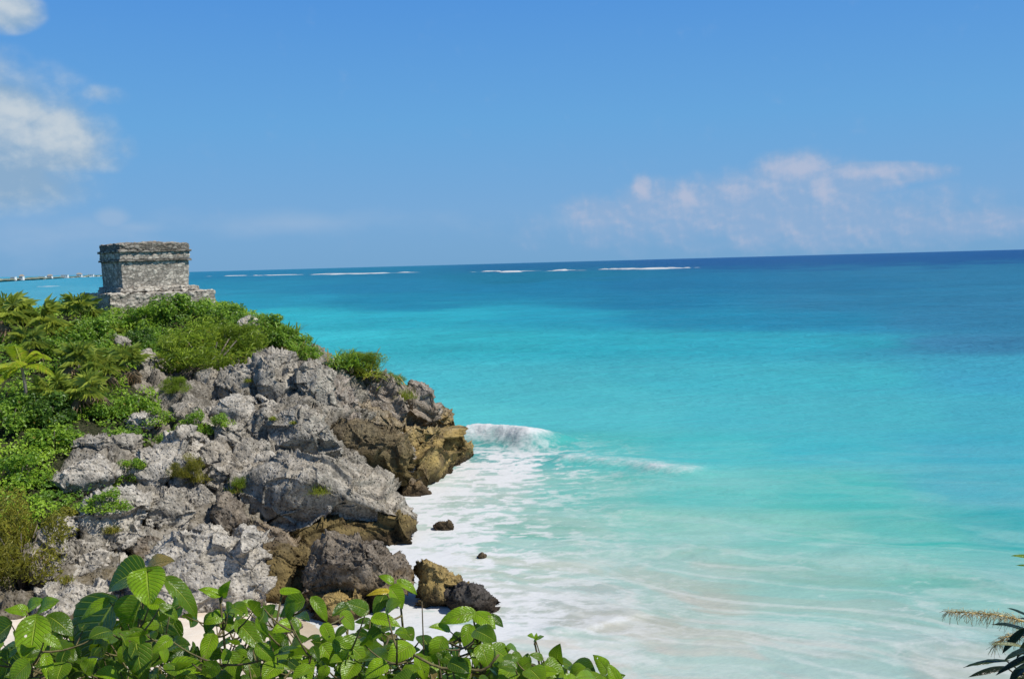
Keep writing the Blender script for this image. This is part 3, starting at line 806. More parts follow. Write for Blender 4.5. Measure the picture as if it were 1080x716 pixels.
RK = [
 # the seaward point
 ('promontory_rock', 'pinkish grey craggy upper part of the seaward point under the crest plants', 'cliff rock', [(334,398),(350,383),(372,391),(395,402),(415,412),(440,427),(458,440),(446,450),(410,446),(378,440),(350,440),(336,420)], 2.8, 'T', 1.3, dict(facets=12, rough=1.6, crag=1.2)),
 ('promontory_rock', 'hollow ochre and dark brown middle of the seaward point', 'cliff rock', [(330,428),(360,424),(400,430),(440,436),(466,448),(472,470),(464,490),(440,497),(405,494),(365,494),(346,476)], 2.4, 'O', 1.5, dict(facets=9, rough=2.0, crag=1.25)),
 ('promontory_rock', 'yellow brown lower wall of the point, just above the grey wedge stone', 'cliff rock', [(345,458),(380,450),(412,460),(428,476),(426,496),(416,516),(398,513),(378,502),(355,496)], 2.0, 'L', .3, dict(facets=6)),
 ('promontory_rock', 'pinkish brown knob on top of the point beside the last grass', 'cliff rock', [(422,414),(432,405),(445,407),(455,411),(458,424),(464,440),(448,446),(430,434)], 1.1, 'T', ('y', 67.0), dict(facets=6, crag=.7)),
 ('promontory_rock', 'yellow tipped nose of the point overhanging the breaking wave', 'cliff rock', [(440,425),(462,434),(478,446),(484,460),(496,474),(504,483),(501,491),(488,493),(470,490),(452,495),(440,488),(430,470),(428,446)], 1.9, 'O', .2, dict(facets=8, rough=1.2, crag=.7)),
 ('boulder', 'smooth grey wedge stone leaning on the foot of the ochre point', 'boulder', [(412,494),(422,479),(434,477),(443,488),(447,500),(436,509),(424,517),(413,508)], .8, 'G', -.9, dict(facets=6, rough=.6)),
 ('boulder', 'dark wet brown rock at the waterline below the grey wedge stone', 'boulder', [(419,516),(434,506),(444,511),(453,522),(447,530),(430,531),(421,527)], .9, 'D', -.9, dict(facets=5)),
 ('boulder', 'small dark rock washed by foam beneath the nose of the point', 'boulder', [(454,501),(464,495),(473,498),(475,505),(460,508)], .6, 'D', -.3, dict(facets=4)),
 # upper cliff face
 ('cliff_slab', 'tall pale grey slab standing left of the black vertical crevice', 'cliff rock', [(272,384),(285,374),(304,376),(312,386),(314,405),(312,438),(298,448),(278,444),(270,412)], 1.1, 'G', .3, dict(facets=6, flat=.8)),
 ('cliff_slab', 'tall grey slab standing right of the black vertical crevice', 'cliff rock', [(317,394),(328,379),(346,382),(354,400),(355,440),(346,462),(329,450),(317,426)], 1.2, 'G', .2, dict(facets=6, flat=.8)),
 ('cliff_slab', 'broad grey cliff face directly under the feathery cliff top bush', 'cliff rock', [(230,394),(250,385),(273,384),(277,404),(270,434),(250,430),(234,416)], 1.2, 'G', .3, dict(facets=6, flat=.8)),
 ('cliff_slab', 'darker cliff slab below the left half of the feathery bush', 'cliff rock', [(203,398),(232,393),(240,410),(232,426),(212,425)], 1.1, 'G', .9, dict(facets=5)),
 ('cliff_slab', 'shadowed rock column at the left end of the upper cliff', 'cliff rock', [(146,376),(158,370),(170,390),(174,408),(160,413),(148,398)], 1.2, 'G', .4, dict(facets=5)),
 ('cliff_slab', 'dark hollow rock wall in shade under the overhanging bush', 'cliff rock', [(166,393),(200,386),(228,396),(226,420),(196,418),(170,411)], 1.2, 'D', 1.6, dict(facets=5)),  # dark rock material here puts the recess's shade into the colour
 ('boulder', 'pale rock showing through plants on the ridge right of the feathery bush', 'boulder', [(255,343),(266,334),(279,346),(284,362),(277,375),(262,367)], .9, 'P', .0, dict(facets=6)),
 ('boulder', 'round grey boulder alone among green shrubs below the temple', 'boulder', [(113,363),(122,355),(134,359),(139,368),(130,375),(116,372)], .8, 'G', -.6, dict(facets=5)),
 # middle of the slope
 ('boulder', 'big tilted grey block with a bright right edge above the long overhanging slab', 'boulder', [(284,450),(300,434),(322,431),(340,442),(352,464),(362,478),(352,488),(330,487),(308,489),(292,478),(284,464)], 1.5, 'G', -.2, dict(facets=8, crag=.55, planes=[((-.3,-.75,.6),.72)])),
 ('boulder', 'rough grey block wedged left of the big tilted block', 'boulder', [(261,442),(284,430),(297,446),(293,468),(276,472),(262,460)], 1.0, 'G', .0, {}),
 ('boulder', 'pale oblong block jutting out below the dark shaded wall', 'boulder', [(219,436),(238,424),(256,416),(264,424),(263,440),(244,447),(226,449)], 1.0, 'P', -.8, dict(facets=6)),
 ('boulder', 'low grey rock beside the small round bush on the slope', 'boulder', [(179,438),(196,428),(220,430),(222,446),(206,459),(188,455)], 1.0, 'G', -.1, {}),
 ('boulder', 'flat pinkish rock lying at the edge of the bright green bush', 'boulder', [(127,446),(142,438),(158,436),(164,444),(150,452),(134,452)], .8, 'P', -.3, {}),
 ('rock_ledge', 'narrow grey ledge crossing the green ground cover, uppermost on the left', 'ledge', [(83,471),(98,462),(120,464),(142,459),(155,466),(150,477),(124,477),(98,477)], .8, 'G', -.5, dict(facets=6)),
 ('boulder', 'pale craggy boulder ringed by green ground cover on three sides', 'boulder', [(56,509),(76,496),(92,490),(108,485),(122,496),(118,511),(100,522),(80,524),(64,519)], .9, 'P', -.4, dict(facets=8)),
 ('rock_ledge', 'long sloping grey slab rising diagonally right of the ground cover', 'ledge', [(121,513),(126,496),(148,481),(170,466),(190,457),(207,460),(205,476),(190,492),(176,508),(160,521),(140,525)], 1.2, 'P', -.2, dict(facets=9, crag=.7, planes=[((-.1,-.5,.8),.7)])),
 ('boulder', 'squarish tan block beside a yellowish grass patch', 'boulder', [(212,481),(222,467),(234,469),(242,480),(233,491),(218,491)], .7, 'G', -.4, dict(facets=7)),
 ('boulder', 'broken grey rock just left of the yellowish grass patch', 'boulder', [(175,495),(190,482),(203,490),(208,508),(198,518),(182,511)], .8, 'G', -.3, {}),
 ('boulder', 'angular grey rock below the squarish tan block', 'boulder', [(217,497),(236,487),(249,494),(247,513),(228,519)], .8, 'G', -.2, {}),
 ('boulder', 'dark grey jagged rock above the left end of the overhanging slab', 'boulder', [(245,472),(262,462),(277,474),(275,494),(256,499),(246,488)], .9, 'G', -.1, dict(rough=1.3)),
 ('boulder', 'small bright stone wedged between the tilted block and the long slab', 'boulder', [(269,481),(284,476),(299,486),(288,498),(272,500)], .7, 'P', -.4, {}),
 ('boulder', 'grey rock under the pale oblong block', 'boulder', [(224,453),(248,447),(263,456),(259,471),(238,472)], .8, 'G', -.1, {}),
 # the long overhanging slab and what lies round it
 ('overhanging_slab', 'long grey slab overhanging the beach with a grass tuft on top', 'boulder', [(250,518),(272,506),(295,496),(312,487),(354,489),(385,498),(415,512),(428,534),(429,551),(387,555),(346,561),(315,562),(298,553),(284,545),(270,558),(256,548)], 1.9, 'G', -1.4, dict(facets=9, rough=1.0, crag=.5, planes=[((.05,-.35,.94),.80), ((0,-.86,-.5),.80)])),
 ('boulder', 'round dark grey stone at the left end of the overhanging slab', 'boulder', [(225,541),(234,526),(246,523),(255,534),(257,548),(248,559),(236,561),(228,553)], .7, 'D', -.9, dict(facets=4, rough=.5)),
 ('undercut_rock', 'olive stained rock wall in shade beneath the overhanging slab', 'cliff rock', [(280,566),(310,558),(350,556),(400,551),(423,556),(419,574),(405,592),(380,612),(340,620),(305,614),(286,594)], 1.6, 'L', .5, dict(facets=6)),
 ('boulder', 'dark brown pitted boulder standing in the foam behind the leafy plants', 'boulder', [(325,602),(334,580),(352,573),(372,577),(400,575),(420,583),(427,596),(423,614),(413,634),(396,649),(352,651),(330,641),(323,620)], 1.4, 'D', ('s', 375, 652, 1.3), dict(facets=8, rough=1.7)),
 ('boulder', 'low brown rock at the foot of the dark pitted boulder', 'boulder', [(328,632),(350,626),(384,634),(392,652),(360,660),(332,656)], .7, 'O', ('s', 360, 660, .7), {}),
 ('boulder', 'huge pale grey pitted boulder behind the tallest leafy plants', 'boulder', [(150,594),(166,574),(196,569),(232,571),(262,580),(286,597),(292,617),(286,642),(262,654),(220,655),(180,650),(156,630)], 1.8, 'P', ('s', 220, 664, 2.2), dict(facets=10, rough=1.5, planes=[((.15,-.6,.78),.8)])),
 ('boulder', 'small tan wedge propped under the round dark stone', 'boulder', [(241,574),(254,556),(264,558),(275,573),(268,582),(250,582)], .6, 'P', -.5, dict(facets=6)),
 ('boulder', 'large whitish rock mass below the long sloping slab', 'boulder', [(79,549),(96,534),(118,522),(136,519),(149,536),(147,560),(132,581),(112,589),(90,583),(74,565)], 1.3, 'P', -.3, dict(facets=9)),
 ('boulder', 'small pale rock at the edge of the feathery olive bush', 'boulder', [(53,561),(64,548),(80,547),(85,566),(72,577),(58,573)], .7, 'P', -.3, {}),
 ('boulder', 'cracked grey rock right of the large whitish mass', 'boulder', [(139,531),(162,519),(184,521),(200,535),(207,552),(190,563),(164,561),(146,553)], 1.1, 'G', -.2, dict(facets=8)),
 ('boulder', 'narrow grey rock left of the round dark stone', 'boulder', [(195,521),(212,515),(226,528),(223,549),(206,550)], .8, 'G', -.2, {}),
 ('boulder', 'rounded grey boulder at the far left above the sand', 'boulder', [(27,597),(34,578),(48,569),(62,573),(73,590),(74,606),(62,616),(44,616),(32,611)], .9, 'G', -.5, dict(facets=4, rough=.8)),
 ('boulder', 'smooth pale boulder right of the rounded grey one', 'boulder', [(70,602),(84,592),(106,587),(128,590),(135,604),(126,621),(104,625),(82,621)], 1.0, 'P', ('s', 104, 640, 1.6), dict(facets=5, rough=.5)),
 ('boulder', 'flat pale rock lying on the sand at the far left edge', 'boulder', [(-8,618),(12,611),(30,614),(41,622),(30,633),(8,635),(-8,631)], .7, 'P', ('s', 12, 644, 1.0), dict(facets=5)),
 ('boulder', 'lowest pale boulder, half hidden by the left leafy plant', 'boulder', [(37,638),(50,622),(76,613),(104,621),(119,636),(115,655),(90,664),(58,662),(42,652)], 1.1, 'P', ('s', 80, 668, 1.4), dict(facets=9, rough=1.2)),
 ('boulder', 'dark rock in the crevice left of the huge pitted boulder', 'boulder', [(137,580),(152,569),(172,573),(177,590),(164,603),(146,602)], .7, 'D', .2, {}),
 ('boulder', 'flat pale stone on top of the huge pitted boulder', 'boulder', [(197,569),(212,556),(230,557),(243,566),(236,576),(210,577)], .7, 'P', -.5, dict(facets=4, rough=.6)),
]
def sea_Y(px, py): return float(on_sea(float(px), float(py))[1])
RK += [
 ('boulder', 'brownish rock filling the hollow between the huge pale pitted boulder and the dark one', 'boulder', [(262,592),(290,580),(318,588),(332,614),(330,650),(302,662),(275,648),(264,620)], 1.2, 'L', ('s', 298, 664, 3.6), dict(facets=8)),
 ('boulder', 'low stone on the sand in front of the brownish hollow rock', 'boulder', [(268,652),(286,640),(306,646),(316,660),(300,672),(276,670)], .6, 'P', ('s', 292, 676, .6), dict(facets=6)),
 ('boulder', 'grey rock closing the gap under the left half of the overhanging slab', 'boulder', [(250,572),(276,556),(304,560),(312,582),(290,596),(262,594)], 1.0, 'T', .4, dict(facets=7)),
 ('cliff_slab', 'grey stepped face between the right tall slab and the pinkish point rock', 'cliff rock', [(336,396),(352,392),(368,410),(372,440),(362,466),(348,458),(340,430)], 1.3, 'T', .5, dict(facets=7)),
 ('cliff_slab', 'cracked grey face under the left tall slab', 'cliff rock', [(268,436),(292,440),(316,436),(326,452),(306,462),(280,456)], .9, 'G', .2, dict(facets=7)),
]
MATS = dict(T=M_TAN, G=M_GREY, P=M_PALE, D=M_DARK, O=M_OCHRE, L=M_OLIVE)
for i, (nm, lb, ct, poly, th, mt, off, kw) in enumerate(RK):
    if isinstance(off, tuple) and off[0] == 'y': kw = dict(kw, Y=off[1]); off = 0
    elif isinstance(off, tuple): kw = dict(kw, Y=sea_Y(*off[1:3]) + off[3]); off = 0
    rock(nm, lb, ct, poly, th, MATS[mt], off, seed=i * 7 + 1, **kw)
rock('boulder', 'olive brown boulder standing in the white foam off the beach', 'boulder', [(442,603),(452,598),(464,602),(480,611),(496,624),(500,637),(478,642),(456,640),(443,635)], .8, M_OCHRE, Y=sea_Y(466, 638) + .5, seed=301, facets=7)
rock('boulder', 'black wet rock touching the right side of the olive boulder in the foam', 'boulder', [(474,627),(490,619),(506,622),(523,634),(521,645),(500,649),(480,644)], .7, M_WET, Y=sea_Y(500, 646) + .4, seed=302, facets=6)
rock('boulder', 'low dark rock awash in the foam below the point', 'boulder', [(458,555),(464,551),(474,550),(480,554),(478,560),(462,561)], .5, M_DARK, Y=sea_Y(469, 559) + .3, seed=303, facets=4)
rock('boulder', 'tiny dark rock tip out in the turquoise shallows', 'boulder', [(504,586),(508,583),(513,585),(512,589),(505,589)], .3, M_DARK, Y=sea_Y(508, 588) + .1, seed=304, facets=3)
# rubble filling the gaps of the slope
RUB = np.random.default_rng(77)
RUB_PX = [[(130,530),(210,500),(262,470),(268,520),(226,560),(150,570)], [(180,455),(262,448),(284,470),(250,500),(190,490)], [(60,580),(140,560),(150,620),(70,615)], [(205,420),(300,420),(290,450),(210,452)]]
proto = []
k = 0
for q in RUB_PX:
    q = np.array(q, float); tries = 0; got = 0
    while got < 11 and tries < 300:
        tries += 1
        c = RUB.uniform(q.min(0), q.max(0))
        if not in_poly(c[None], q)[0]: continue
        got += 1
        sz = RUB.uniform(5, 11)
        if len(proto) < 6:
            a = np.sort(RUB.uniform(0, 6.28, 8))
            poly = np.stack([c[0] + sz * np.cos(a) * RUB.uniform(.8, 1.3, 8), c[1] + sz * .8 * np.sin(a) * RUB.uniform(.8, 1.2, 8)], 1)
            o = rock('rubble_stone', 'small grey stone wedged among the larger boulders of the slope', 'stone', poly, sz * .04, MATS['GP'[k % 2]], Y=hit(*c, .1)[1] - .15, seed=400 + k, facets=7, group='rubble stones on the slope')
            proto.append(o)
        else:
            o = proto[k % 6].copy(); COL.objects.link(o)
            o.location = hit(c[0], c[1], .12) + np.array([0, -.1, 0])
            o.rotation_euler = (RUB.uniform(-.6, .6), RUB.uniform(-.6, .6), RUB.uniform(0, 6.28))
            o.scale = (RUB.uniform(.7, 1.2),) * 3
        k += 1

# ------------------------------------------------------------------ the small stone temple on the headland
def masonry(name, light, dark, stain=.7):
    m = NT(name)
    p = m.obj()
    n1, n2 = m.noise(1.1, 5, .65, p), m.noise(7, 5, .7, p)
    c = m.mix(m.step(m.math('ADD', m.math('MULTIPLY', n2, .6), m.math('MULTIPLY', m.attr('var'), .5)), .34, .80), dark, light)
    c = m.mix(m.math('MULTIPLY', m.attr('joint'), .7), c, tuple(x * .35 for x in dark))
    st = m.noise(1.6, 5, .7, m.obj((1.3, 1.3, .45)))
    c = m.mix(m.math('MULTIPLY', m.step(st, .50, .72), stain), c, (.06, .056, .05))
    c = m.mix(m.math('MULTIPLY', m.step(m.noise(2.3, 3, .6, m.obj((1, 1, 1))), .62, .74), .5), c, (.40, .27, .19))
    return m.done(m.bsdf(c, .93, .12, m.bump(m.math('ADD', n2, m.math('MULTIPLY', m.noise(18, 3, .7, p), .4)), 1.0, .06)))
M_WALL = masonry('weathered_masonry', (.64, .58, .475), (.34, .305, .25), .5)
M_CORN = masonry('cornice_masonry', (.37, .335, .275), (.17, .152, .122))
def stone_box(name, size, loc, mat, parent, res=.055, stone=(.34, .34, .21), taper=0.0, rag=0.0, prot=.05, dome=0.0, seed=0):
    """a block of rubble masonry: stones stand out, joints lie back, the upper edge may be ragged"""
    nx, ny, nz = (max(3, int(s / res)) for s in size)
    ax = [np.linspace(-1, 1, k + 1) for k in (nx, ny, nz)]
    Vs, Fs, n = [], [], 0
    for d in range(3):
        a, b = (d + 1) % 3, (d + 2) % 3
        A, B = np.meshgrid(ax[a], ax[b], indexing='ij')
        for sg in (-1, 1):
            P = np.zeros((A.size, 3)); P[:, a], P[:, b], P[:, d] = A.ravel(), B.ravel(), sg
            f = grid_faces(len(ax[a]), len(ax[b]))
            Fs.append((f if sg < 0 else f[:, ::-1]) + n); Vs.append(P); n += len(P)
    V = np.concatenate(Vs); F = np.concatenate(Fs)
    _, ix, inv = np.unique(np.round(V, 5), axis=0, return_index=True, return_inverse=True)
    V = V[ix]; F = inv.ravel()[F]
    N = np.where(np.abs(V) > .9999, np.sign(V), 0); N = N / np.linalg.norm(N, axis=1, keepdims=True)
    U = V.copy()
    V = V * np.array(size) / 2
    k = 1 + taper * (U[:, 2] + 1) / 2
    V[:, 0] *= k; V[:, 1] *= k
    q = V + (np.stack([fbm(V * 1.3 + j * 7 + seed, 2) for j in range(3)], 1) - .5) * .22
    f1, f2, cid = worley(q / np.array(stone) + seed * 3.3)
    jt = 1 - sstep(f2 - f1, .02, .24)
    d = prot * ((cid - .5) * 1.5 - 1.0 * jt) + (fbm(V * 5 + seed, 3) - .5) * .06
    V = V + N * d[:, None]
    up = sstep(U[:, 2], .2, 1)
    V[:, 2] += up * rag * (fbm(np.stack([V[:, 0] * 1.6, V[:, 1] * 1.6, 0 * d + seed], 1), 4, g=.65) - .55) * 2
    V[:, 2] += dome * (U[:, 2] > .5) * (1 - np.abs(U[:, 0]) ** 2.2) * (1 - np.abs(U[:, 1]) ** 2.2)
    V += np.array(loc)
    return mesh(name, V, F, mat, parent, True, {'var': cid, 'joint': jt})
def build_temple():
    a = rad(36)
    base = at(129.5, 304.6, 80.0)
    ex, ey = np.array([math.cos(a), math.sin(a), 0]), np.array([-math.sin(a), math.cos(a), 0])
    o = empty('stone_temple', base, 'small square ruined stone temple with a double cornice, on a rubble platform atop the headland', 'temple', rz=a)
    w, d = 4.9, 4.9        # front and side
    stone_box('wall', (w, d, 2.0), (w / 2, d / 2, .97), M_WALL, o, taper=.03, seed=1, stone=(.34, .34, .22), prot=.02)
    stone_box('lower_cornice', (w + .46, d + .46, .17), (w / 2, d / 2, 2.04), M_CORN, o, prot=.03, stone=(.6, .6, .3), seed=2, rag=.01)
    stone_box('frieze', (w + .28, d + .28, .52), (w / 2, d / 2, 2.38), M_WALL, o, prot=.025, seed=3, stone=(.42, .42, .26))
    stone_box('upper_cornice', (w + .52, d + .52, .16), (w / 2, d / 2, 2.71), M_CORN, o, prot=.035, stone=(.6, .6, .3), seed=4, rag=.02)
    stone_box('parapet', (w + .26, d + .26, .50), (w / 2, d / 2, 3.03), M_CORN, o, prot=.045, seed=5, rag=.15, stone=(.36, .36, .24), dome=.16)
    stone_box('step', (w + 1.0, d + .8, .36), (w / 2 + .2, d / 2, -.10), M_WALL, o, prot=.06, rag=.06, seed=6, taper=-.02)
    stone_box('platform', (7.8, 7.8, 2.2), (w / 2 + .12, d / 2 + .2, -1.42), M_WALL, o, res=.07, prot=.06, rag=.09, seed=7, stone=(.36, .36, .24))
    return o
TEMPLE = build_temple()

# ------------------------------------------------------------------ plants of the headland
def leaf_material(name, young, old, dry=None, trans=.35, rough=.45, spec=.35):
    m = NT(name)
    v = m.attr('var')
    c = m.mix(m.step(v, .05, .8), old, young)
    if dry: c = m.mix(m.step(v, .90, .96), c, dry)
    p = m.bsdf(c, rough, spec)
    t = m.n('BsdfTranslucent', {'Color': m.mix(.5, c, tuple(min(1, x * 1.6) for x in young))})
    return m.done(m.n('MixShader', {0: trans, 1: p.outputs[0], 2: t.outputs[0]}))
def plain_material(name, c0, c1, scale=6.0, rough=.9):
    m = NT(name)
    p = m.obj()
    n = m.noise(scale, 4, .6, p)
    return m.done(m.bsdf(m.mix(m.step(n, .35, .65), c0, c1), rough, .15, m.bump(n, .5, .03)))
L_BRIGHT = leaf_material('bright_leaf', (0.333, 0.493, 0.043), (0.099, 0.205, 0.022), (0.378, 0.302, 0.062))
L_MID = leaf_material('shrub_leaf', (0.250, 0.397, 0.040), (0.068, 0.151, 0.020), (0.302, 0.219, 0.062))
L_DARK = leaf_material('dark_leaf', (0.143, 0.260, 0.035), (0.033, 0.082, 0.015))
L_FEATHER = leaf_material('feathery_leaf', (0.302, 0.397, 0.035), (0.106, 0.171, 0.018), (0.287, 0.205, 0.043))
L_OLIVE = leaf_material('olive_leaf', (0.317, 0.302, 0.037), (0.113, 0.123, 0.020), (0.302, 0.205, 0.062))
L_PALM = leaf_material('palm_leaf', (0.422, 0.479, 0.075), (0.113, 0.191, 0.030), (0.453, 0.302, 0.087), rough=.4)
L_COCO = leaf_material('yellowing_palm_leaf', (.52, .58, .05), (.22, .36, .03), (.60, .42, .08), rough=.4, trans=.5)
L_GRASS = leaf_material('grass_blade', (0.333, 0.370, 0.043), (0.120, 0.177, 0.022), (0.453, 0.328, 0.099))
M_DRY = plain_material('dry_frond', (.22, .16, .09), (.34, .26, .16))
M_BARK = plain_material('bark', (.10, .082, .062), (.20, .17, .135))
M_TRUNK = plain_material('palm_trunk', (.17, .15, .125), (.30, .27, .23), 9)

def leaves(P, N, size, asp, rg, var, fold=.25, droop=.2):
    """flat folded leaves at points P facing N; returns vertices, triangles and a per-vertex tint"""
    n = len(P)
    N = N / (np.linalg.norm(N, axis=1, keepdims=True) + 1e-9)
    t = rg.normal(size=(n, 3)); t -= N * (t * N).sum(1, keepdims=True); t /= np.linalg.norm(t, axis=1, keepdims=True) + 1e-9
    b = np.cross(N, t)
    s = (size * rg.uniform(.65, 1.3, n))[:, None]
    w = s * asp / 2
    V = np.stack([P - t * s * .5, P + b * w - t * s * .02 + N * w * fold, P + t * s * .5 - N * s * droop, P - b * w - t * s * .02 + N * w * fold], 1).reshape(-1, 3)
    i = np.arange(n)[:, None] * 4
    T = np.concatenate([i + [0, 1, 2], i + [0, 2, 3]])
    return V, T, np.repeat(var, 4)
def bush_mesh(w, d, h, n, size, asp, seed, up=.5, clumps=26, narrow=False):
    """foliage gathered in clumps over an uneven dome about the origin"""
    rg = np.random.default_rng(seed)
    a, e = rg.uniform(0, 6.283, clumps), np.arcsin(rg.uniform(0, 1, clumps))
    k = rg.uniform(.45, 1.0, clumps)
    Cc = np.stack([np.cos(a) * np.cos(e) * w / 2 * k, np.sin(a) * np.cos(e) * d / 2 * k, np.sin(e) * h * k * .92 + .08 * h], 1)
    rc = rg.uniform(.14, .27, clumps) * (w + d + h) / 3
    ci = rg.integers(0, clumps, n)
    u = rg.normal(size=(n, 3)); u /= np.linalg.norm(u, axis=1, keepdims=True)
    P = Cc[ci] + u * (rc[ci] * rg.uniform(.25, 1.0, n) ** .5)[:, None] * np.array([1, 1, .8])
    m = P[:, 2] > -.05; P, u, ci = P[m], u[m], ci[m]
    N = u * .6 + np.array([0, 0, up]) + rg.normal(size=u.shape) * .45
    cv = rg.uniform(.15, .75, clumps)
    var = np.clip(cv[ci] + rg.normal(size=len(P)) * .17, 0, .88)
    var = np.where(rg.random(len(P)) < .012, .97, var)
    return leaves(P, N, size, asp, rg, var)
_bush = {}
def bush(name, kind, base, w, h, label, cat='shrub', group=None, seed=0, mat=None, rz=None):
    """a shrub of the given width and height; shrubs of one kind share their meshes"""
    key = (kind, seed % 3, mat.name if mat else '')
    if key not in _bush:
        n, size, asp, up, cl = dict(broad=(2600, .135, .62, .6, 24), feather=(6500, .13, .16, .25, 34), round=(1500, .12, .7, .6, 16))[kind]
        V, T, var = bush_mesh(2.0, 2.0, 1.2, n, size, asp, seed % 3 + 40, up, cl)
        me = mesh('foliage', V, T, mat or {'broad': L_MID, 'feather': L_FEATHER, 'round': L_BRIGHT}[kind], smooth=False, attrs={'var': var})
        sp = Soup()
        for j in range(6):
            a = j * 1.05 + seed
            sp.add(*tube([(0, 0, -.25), (.16 * math.cos(a), .16 * math.sin(a), .25), (.5 * math.cos(a), .5 * math.sin(a), .75)], [.035, .025, .01], 5))
        st = sp.build('stem', M_BARK)
        _bush[key] = (me, st, [False])
    me, st, used = _bush[key]
    o = empty(name, base, label, cat, group, rz=seed * 1.3 if rz is None else rz)
    for src in (me, st):
        c = src if not used[0] else src.copy()
        if used[0]: COL.objects.link(c)
        c.parent = o
    used[0] = True
    o.scale = (w / 2.0, w / 2.0, h / 1.2)
    return o
def fan_palm(seed, R=1.0, nf=20, mat=None):
    rg = np.random.default_rng(seed)
    S, Dd = Soup(), Soup()
    for i in range(nf):
        a = i * 2.4 + rg.uniform(-.3, .3)
        e = rg.uniform(-.25, 1.25) if i < nf - 4 else rg.uniform(-.9, -.4)
        dirv = np.array([math.cos(a) * math.cos(e), math.sin(a) * math.cos(e), math.sin(e)])
        hub = dirv * R * rg.uniform(.45, .6)
        side = np.cross(dirv, [0, 0, 1]); side /= np.linalg.norm(side)
        nrm = np.cross(side, dirv)
        tgt = S if i < nf - 4 else Dd
        tgt.add(*tube([np.zeros(3), hub * .55 + [0, 0, .03], hub], [.016, .012, .009], 4), a=.3)
        nl = 12; k0 = rg.uniform(.2, .7)
        for j in range(nl):
            f = (j / (nl - 1) - .5) * 3.9
            d = dirv * math.cos(f) + side * math.sin(f)
            L = R * (.70 - .06 * abs(f)) * rg.uniform(.85, 1.1)
            tip = hub + d * L + nrm * (-.03) * R - np.array([0, 0, .10 + .05 * abs(f)]) * R
            mid = hub + d * L * .5 + nrm * .06 * R
            wv = np.cross(d, nrm) * .036 * R
            tgt.add(np.array([hub, mid + wv, tip, mid - wv]), T=[[0, 1, 2], [0, 2, 3]], a=np.clip(k0 + rg.normal() * .1, 0, .88))
    return S, Dd
_fp = []
def palm(base, R, trunk, label, group, seed, dark=False):
    key = seed % 3
    while len(_fp) <= key:
        q = len(_fp)
        S, Dd = fan_palm(60 + q)
        t = np.linspace(0, 1, 8)
        tb = Soup(); tb.add(*tube(np.stack([.06 * np.sin(t * 2), 0 * t, t - 1.0], 1), .075 - .02 * t, 8))
        _fp.append([S.build('crown', L_PALM, smooth=False), Dd.build('dry_fronds', M_DRY, smooth=False), tb.build('trunk', M_TRUNK), False])
    c, dd, tk, used = _fp[key]
    o = empty('fan_palm', base + np.array([0, 0, trunk]), label, 'palm', group, rz=seed * .9)
    for src in (c, dd, tk):
        x = src.copy() if used else src
        if used: COL.objects.link(x)
        x.parent = o
        x.scale = (R, R, R) if src is not tk else (R, R, trunk + .3)
    _fp[key][3] = True
    return o
def blades(n, L, wd, seed, spread=1.0, up=.9, k=4):
    """a rosette or tuft of arching strap leaves"""
    rg = np.random.default_rng(seed); S = Soup()
    for i in range(n):
        a = rg.uniform(0, 6.283); e = rg.uniform(.25, 1.45) * up
        l = L * rg.uniform(.6, 1.1)
        d = np.array([math.cos(a) * math.cos(e), math.sin(a) * math.cos(e), math.sin(e)]) 
        o = np.array([rg.normal() * .1, rg.normal() * .1, 0]) * spread
        t = np.linspace(0, 1, k)
        c = o + d * l * t[:, None] - np.array([0, 0, 1]) * (l * .38 * t ** 2.2 * math.cos(e))[:, None]
        s = np.cross(d, [0, 0, 1]); s /= np.linalg.norm(s) + 1e-9
        w = wd * np.array([.8] + [1.0] * (k - 2) + [.06])
        V = np.concatenate([c - s * w[:, None], c + s * w[:, None]])
        j = np.arange(k - 1)
        S.add(V, np.stack([j, j + k, j + k + 1, j + 1], 1), a=np.clip(rg.uniform(.1, .8), 0, .88) if rg.random() > .08 else .97)
    return S
def see(px, py):
    """first thing built so far on the line of sight through a photo pixel"""
    dg = bpy.context.evaluated_depsgraph_get()
    ok, loc, _, _, _, _ = sc.ray_cast(dg, Vector(CAM), Vector(ray(float(px), float(py))))
    return np.array(loc) if ok else hit(px, py)
def tuft(px, py, wpx, label, mat=None, seed=0, lift=.1, spiky=False, base=None):
    b = hit(px, py) if base is None else base
    s = wpx / FPX * np.linalg.norm(b - CAM)
    if spiky: S = blades(190, s * .56, .034, seed, spread=s * 1.7, up=.72, k=5)
    else: S = blades(240, s * .42, .010, seed, spread=s * 1.5, up=1.0)
    o = S.build('spiky_plant' if spiky else 'grass_tuft', mat or L_GRASS, smooth=False)
    o.location = b + np.array([0, -.05, lift])
    
    return tag(o, label, 'plant' if spiky else 'grass tuft')
def B(px, py, wpx, hpx, kind, label, seed=0, mat=None, name='shrub', group=None):
    b = hit(px, py); s = np.linalg.norm(b - CAM) / FPX
    return bush(name, kind, b - np.array([0, 0, .1]), wpx * s, hpx * s, label, seed=seed, mat=mat, group=group)
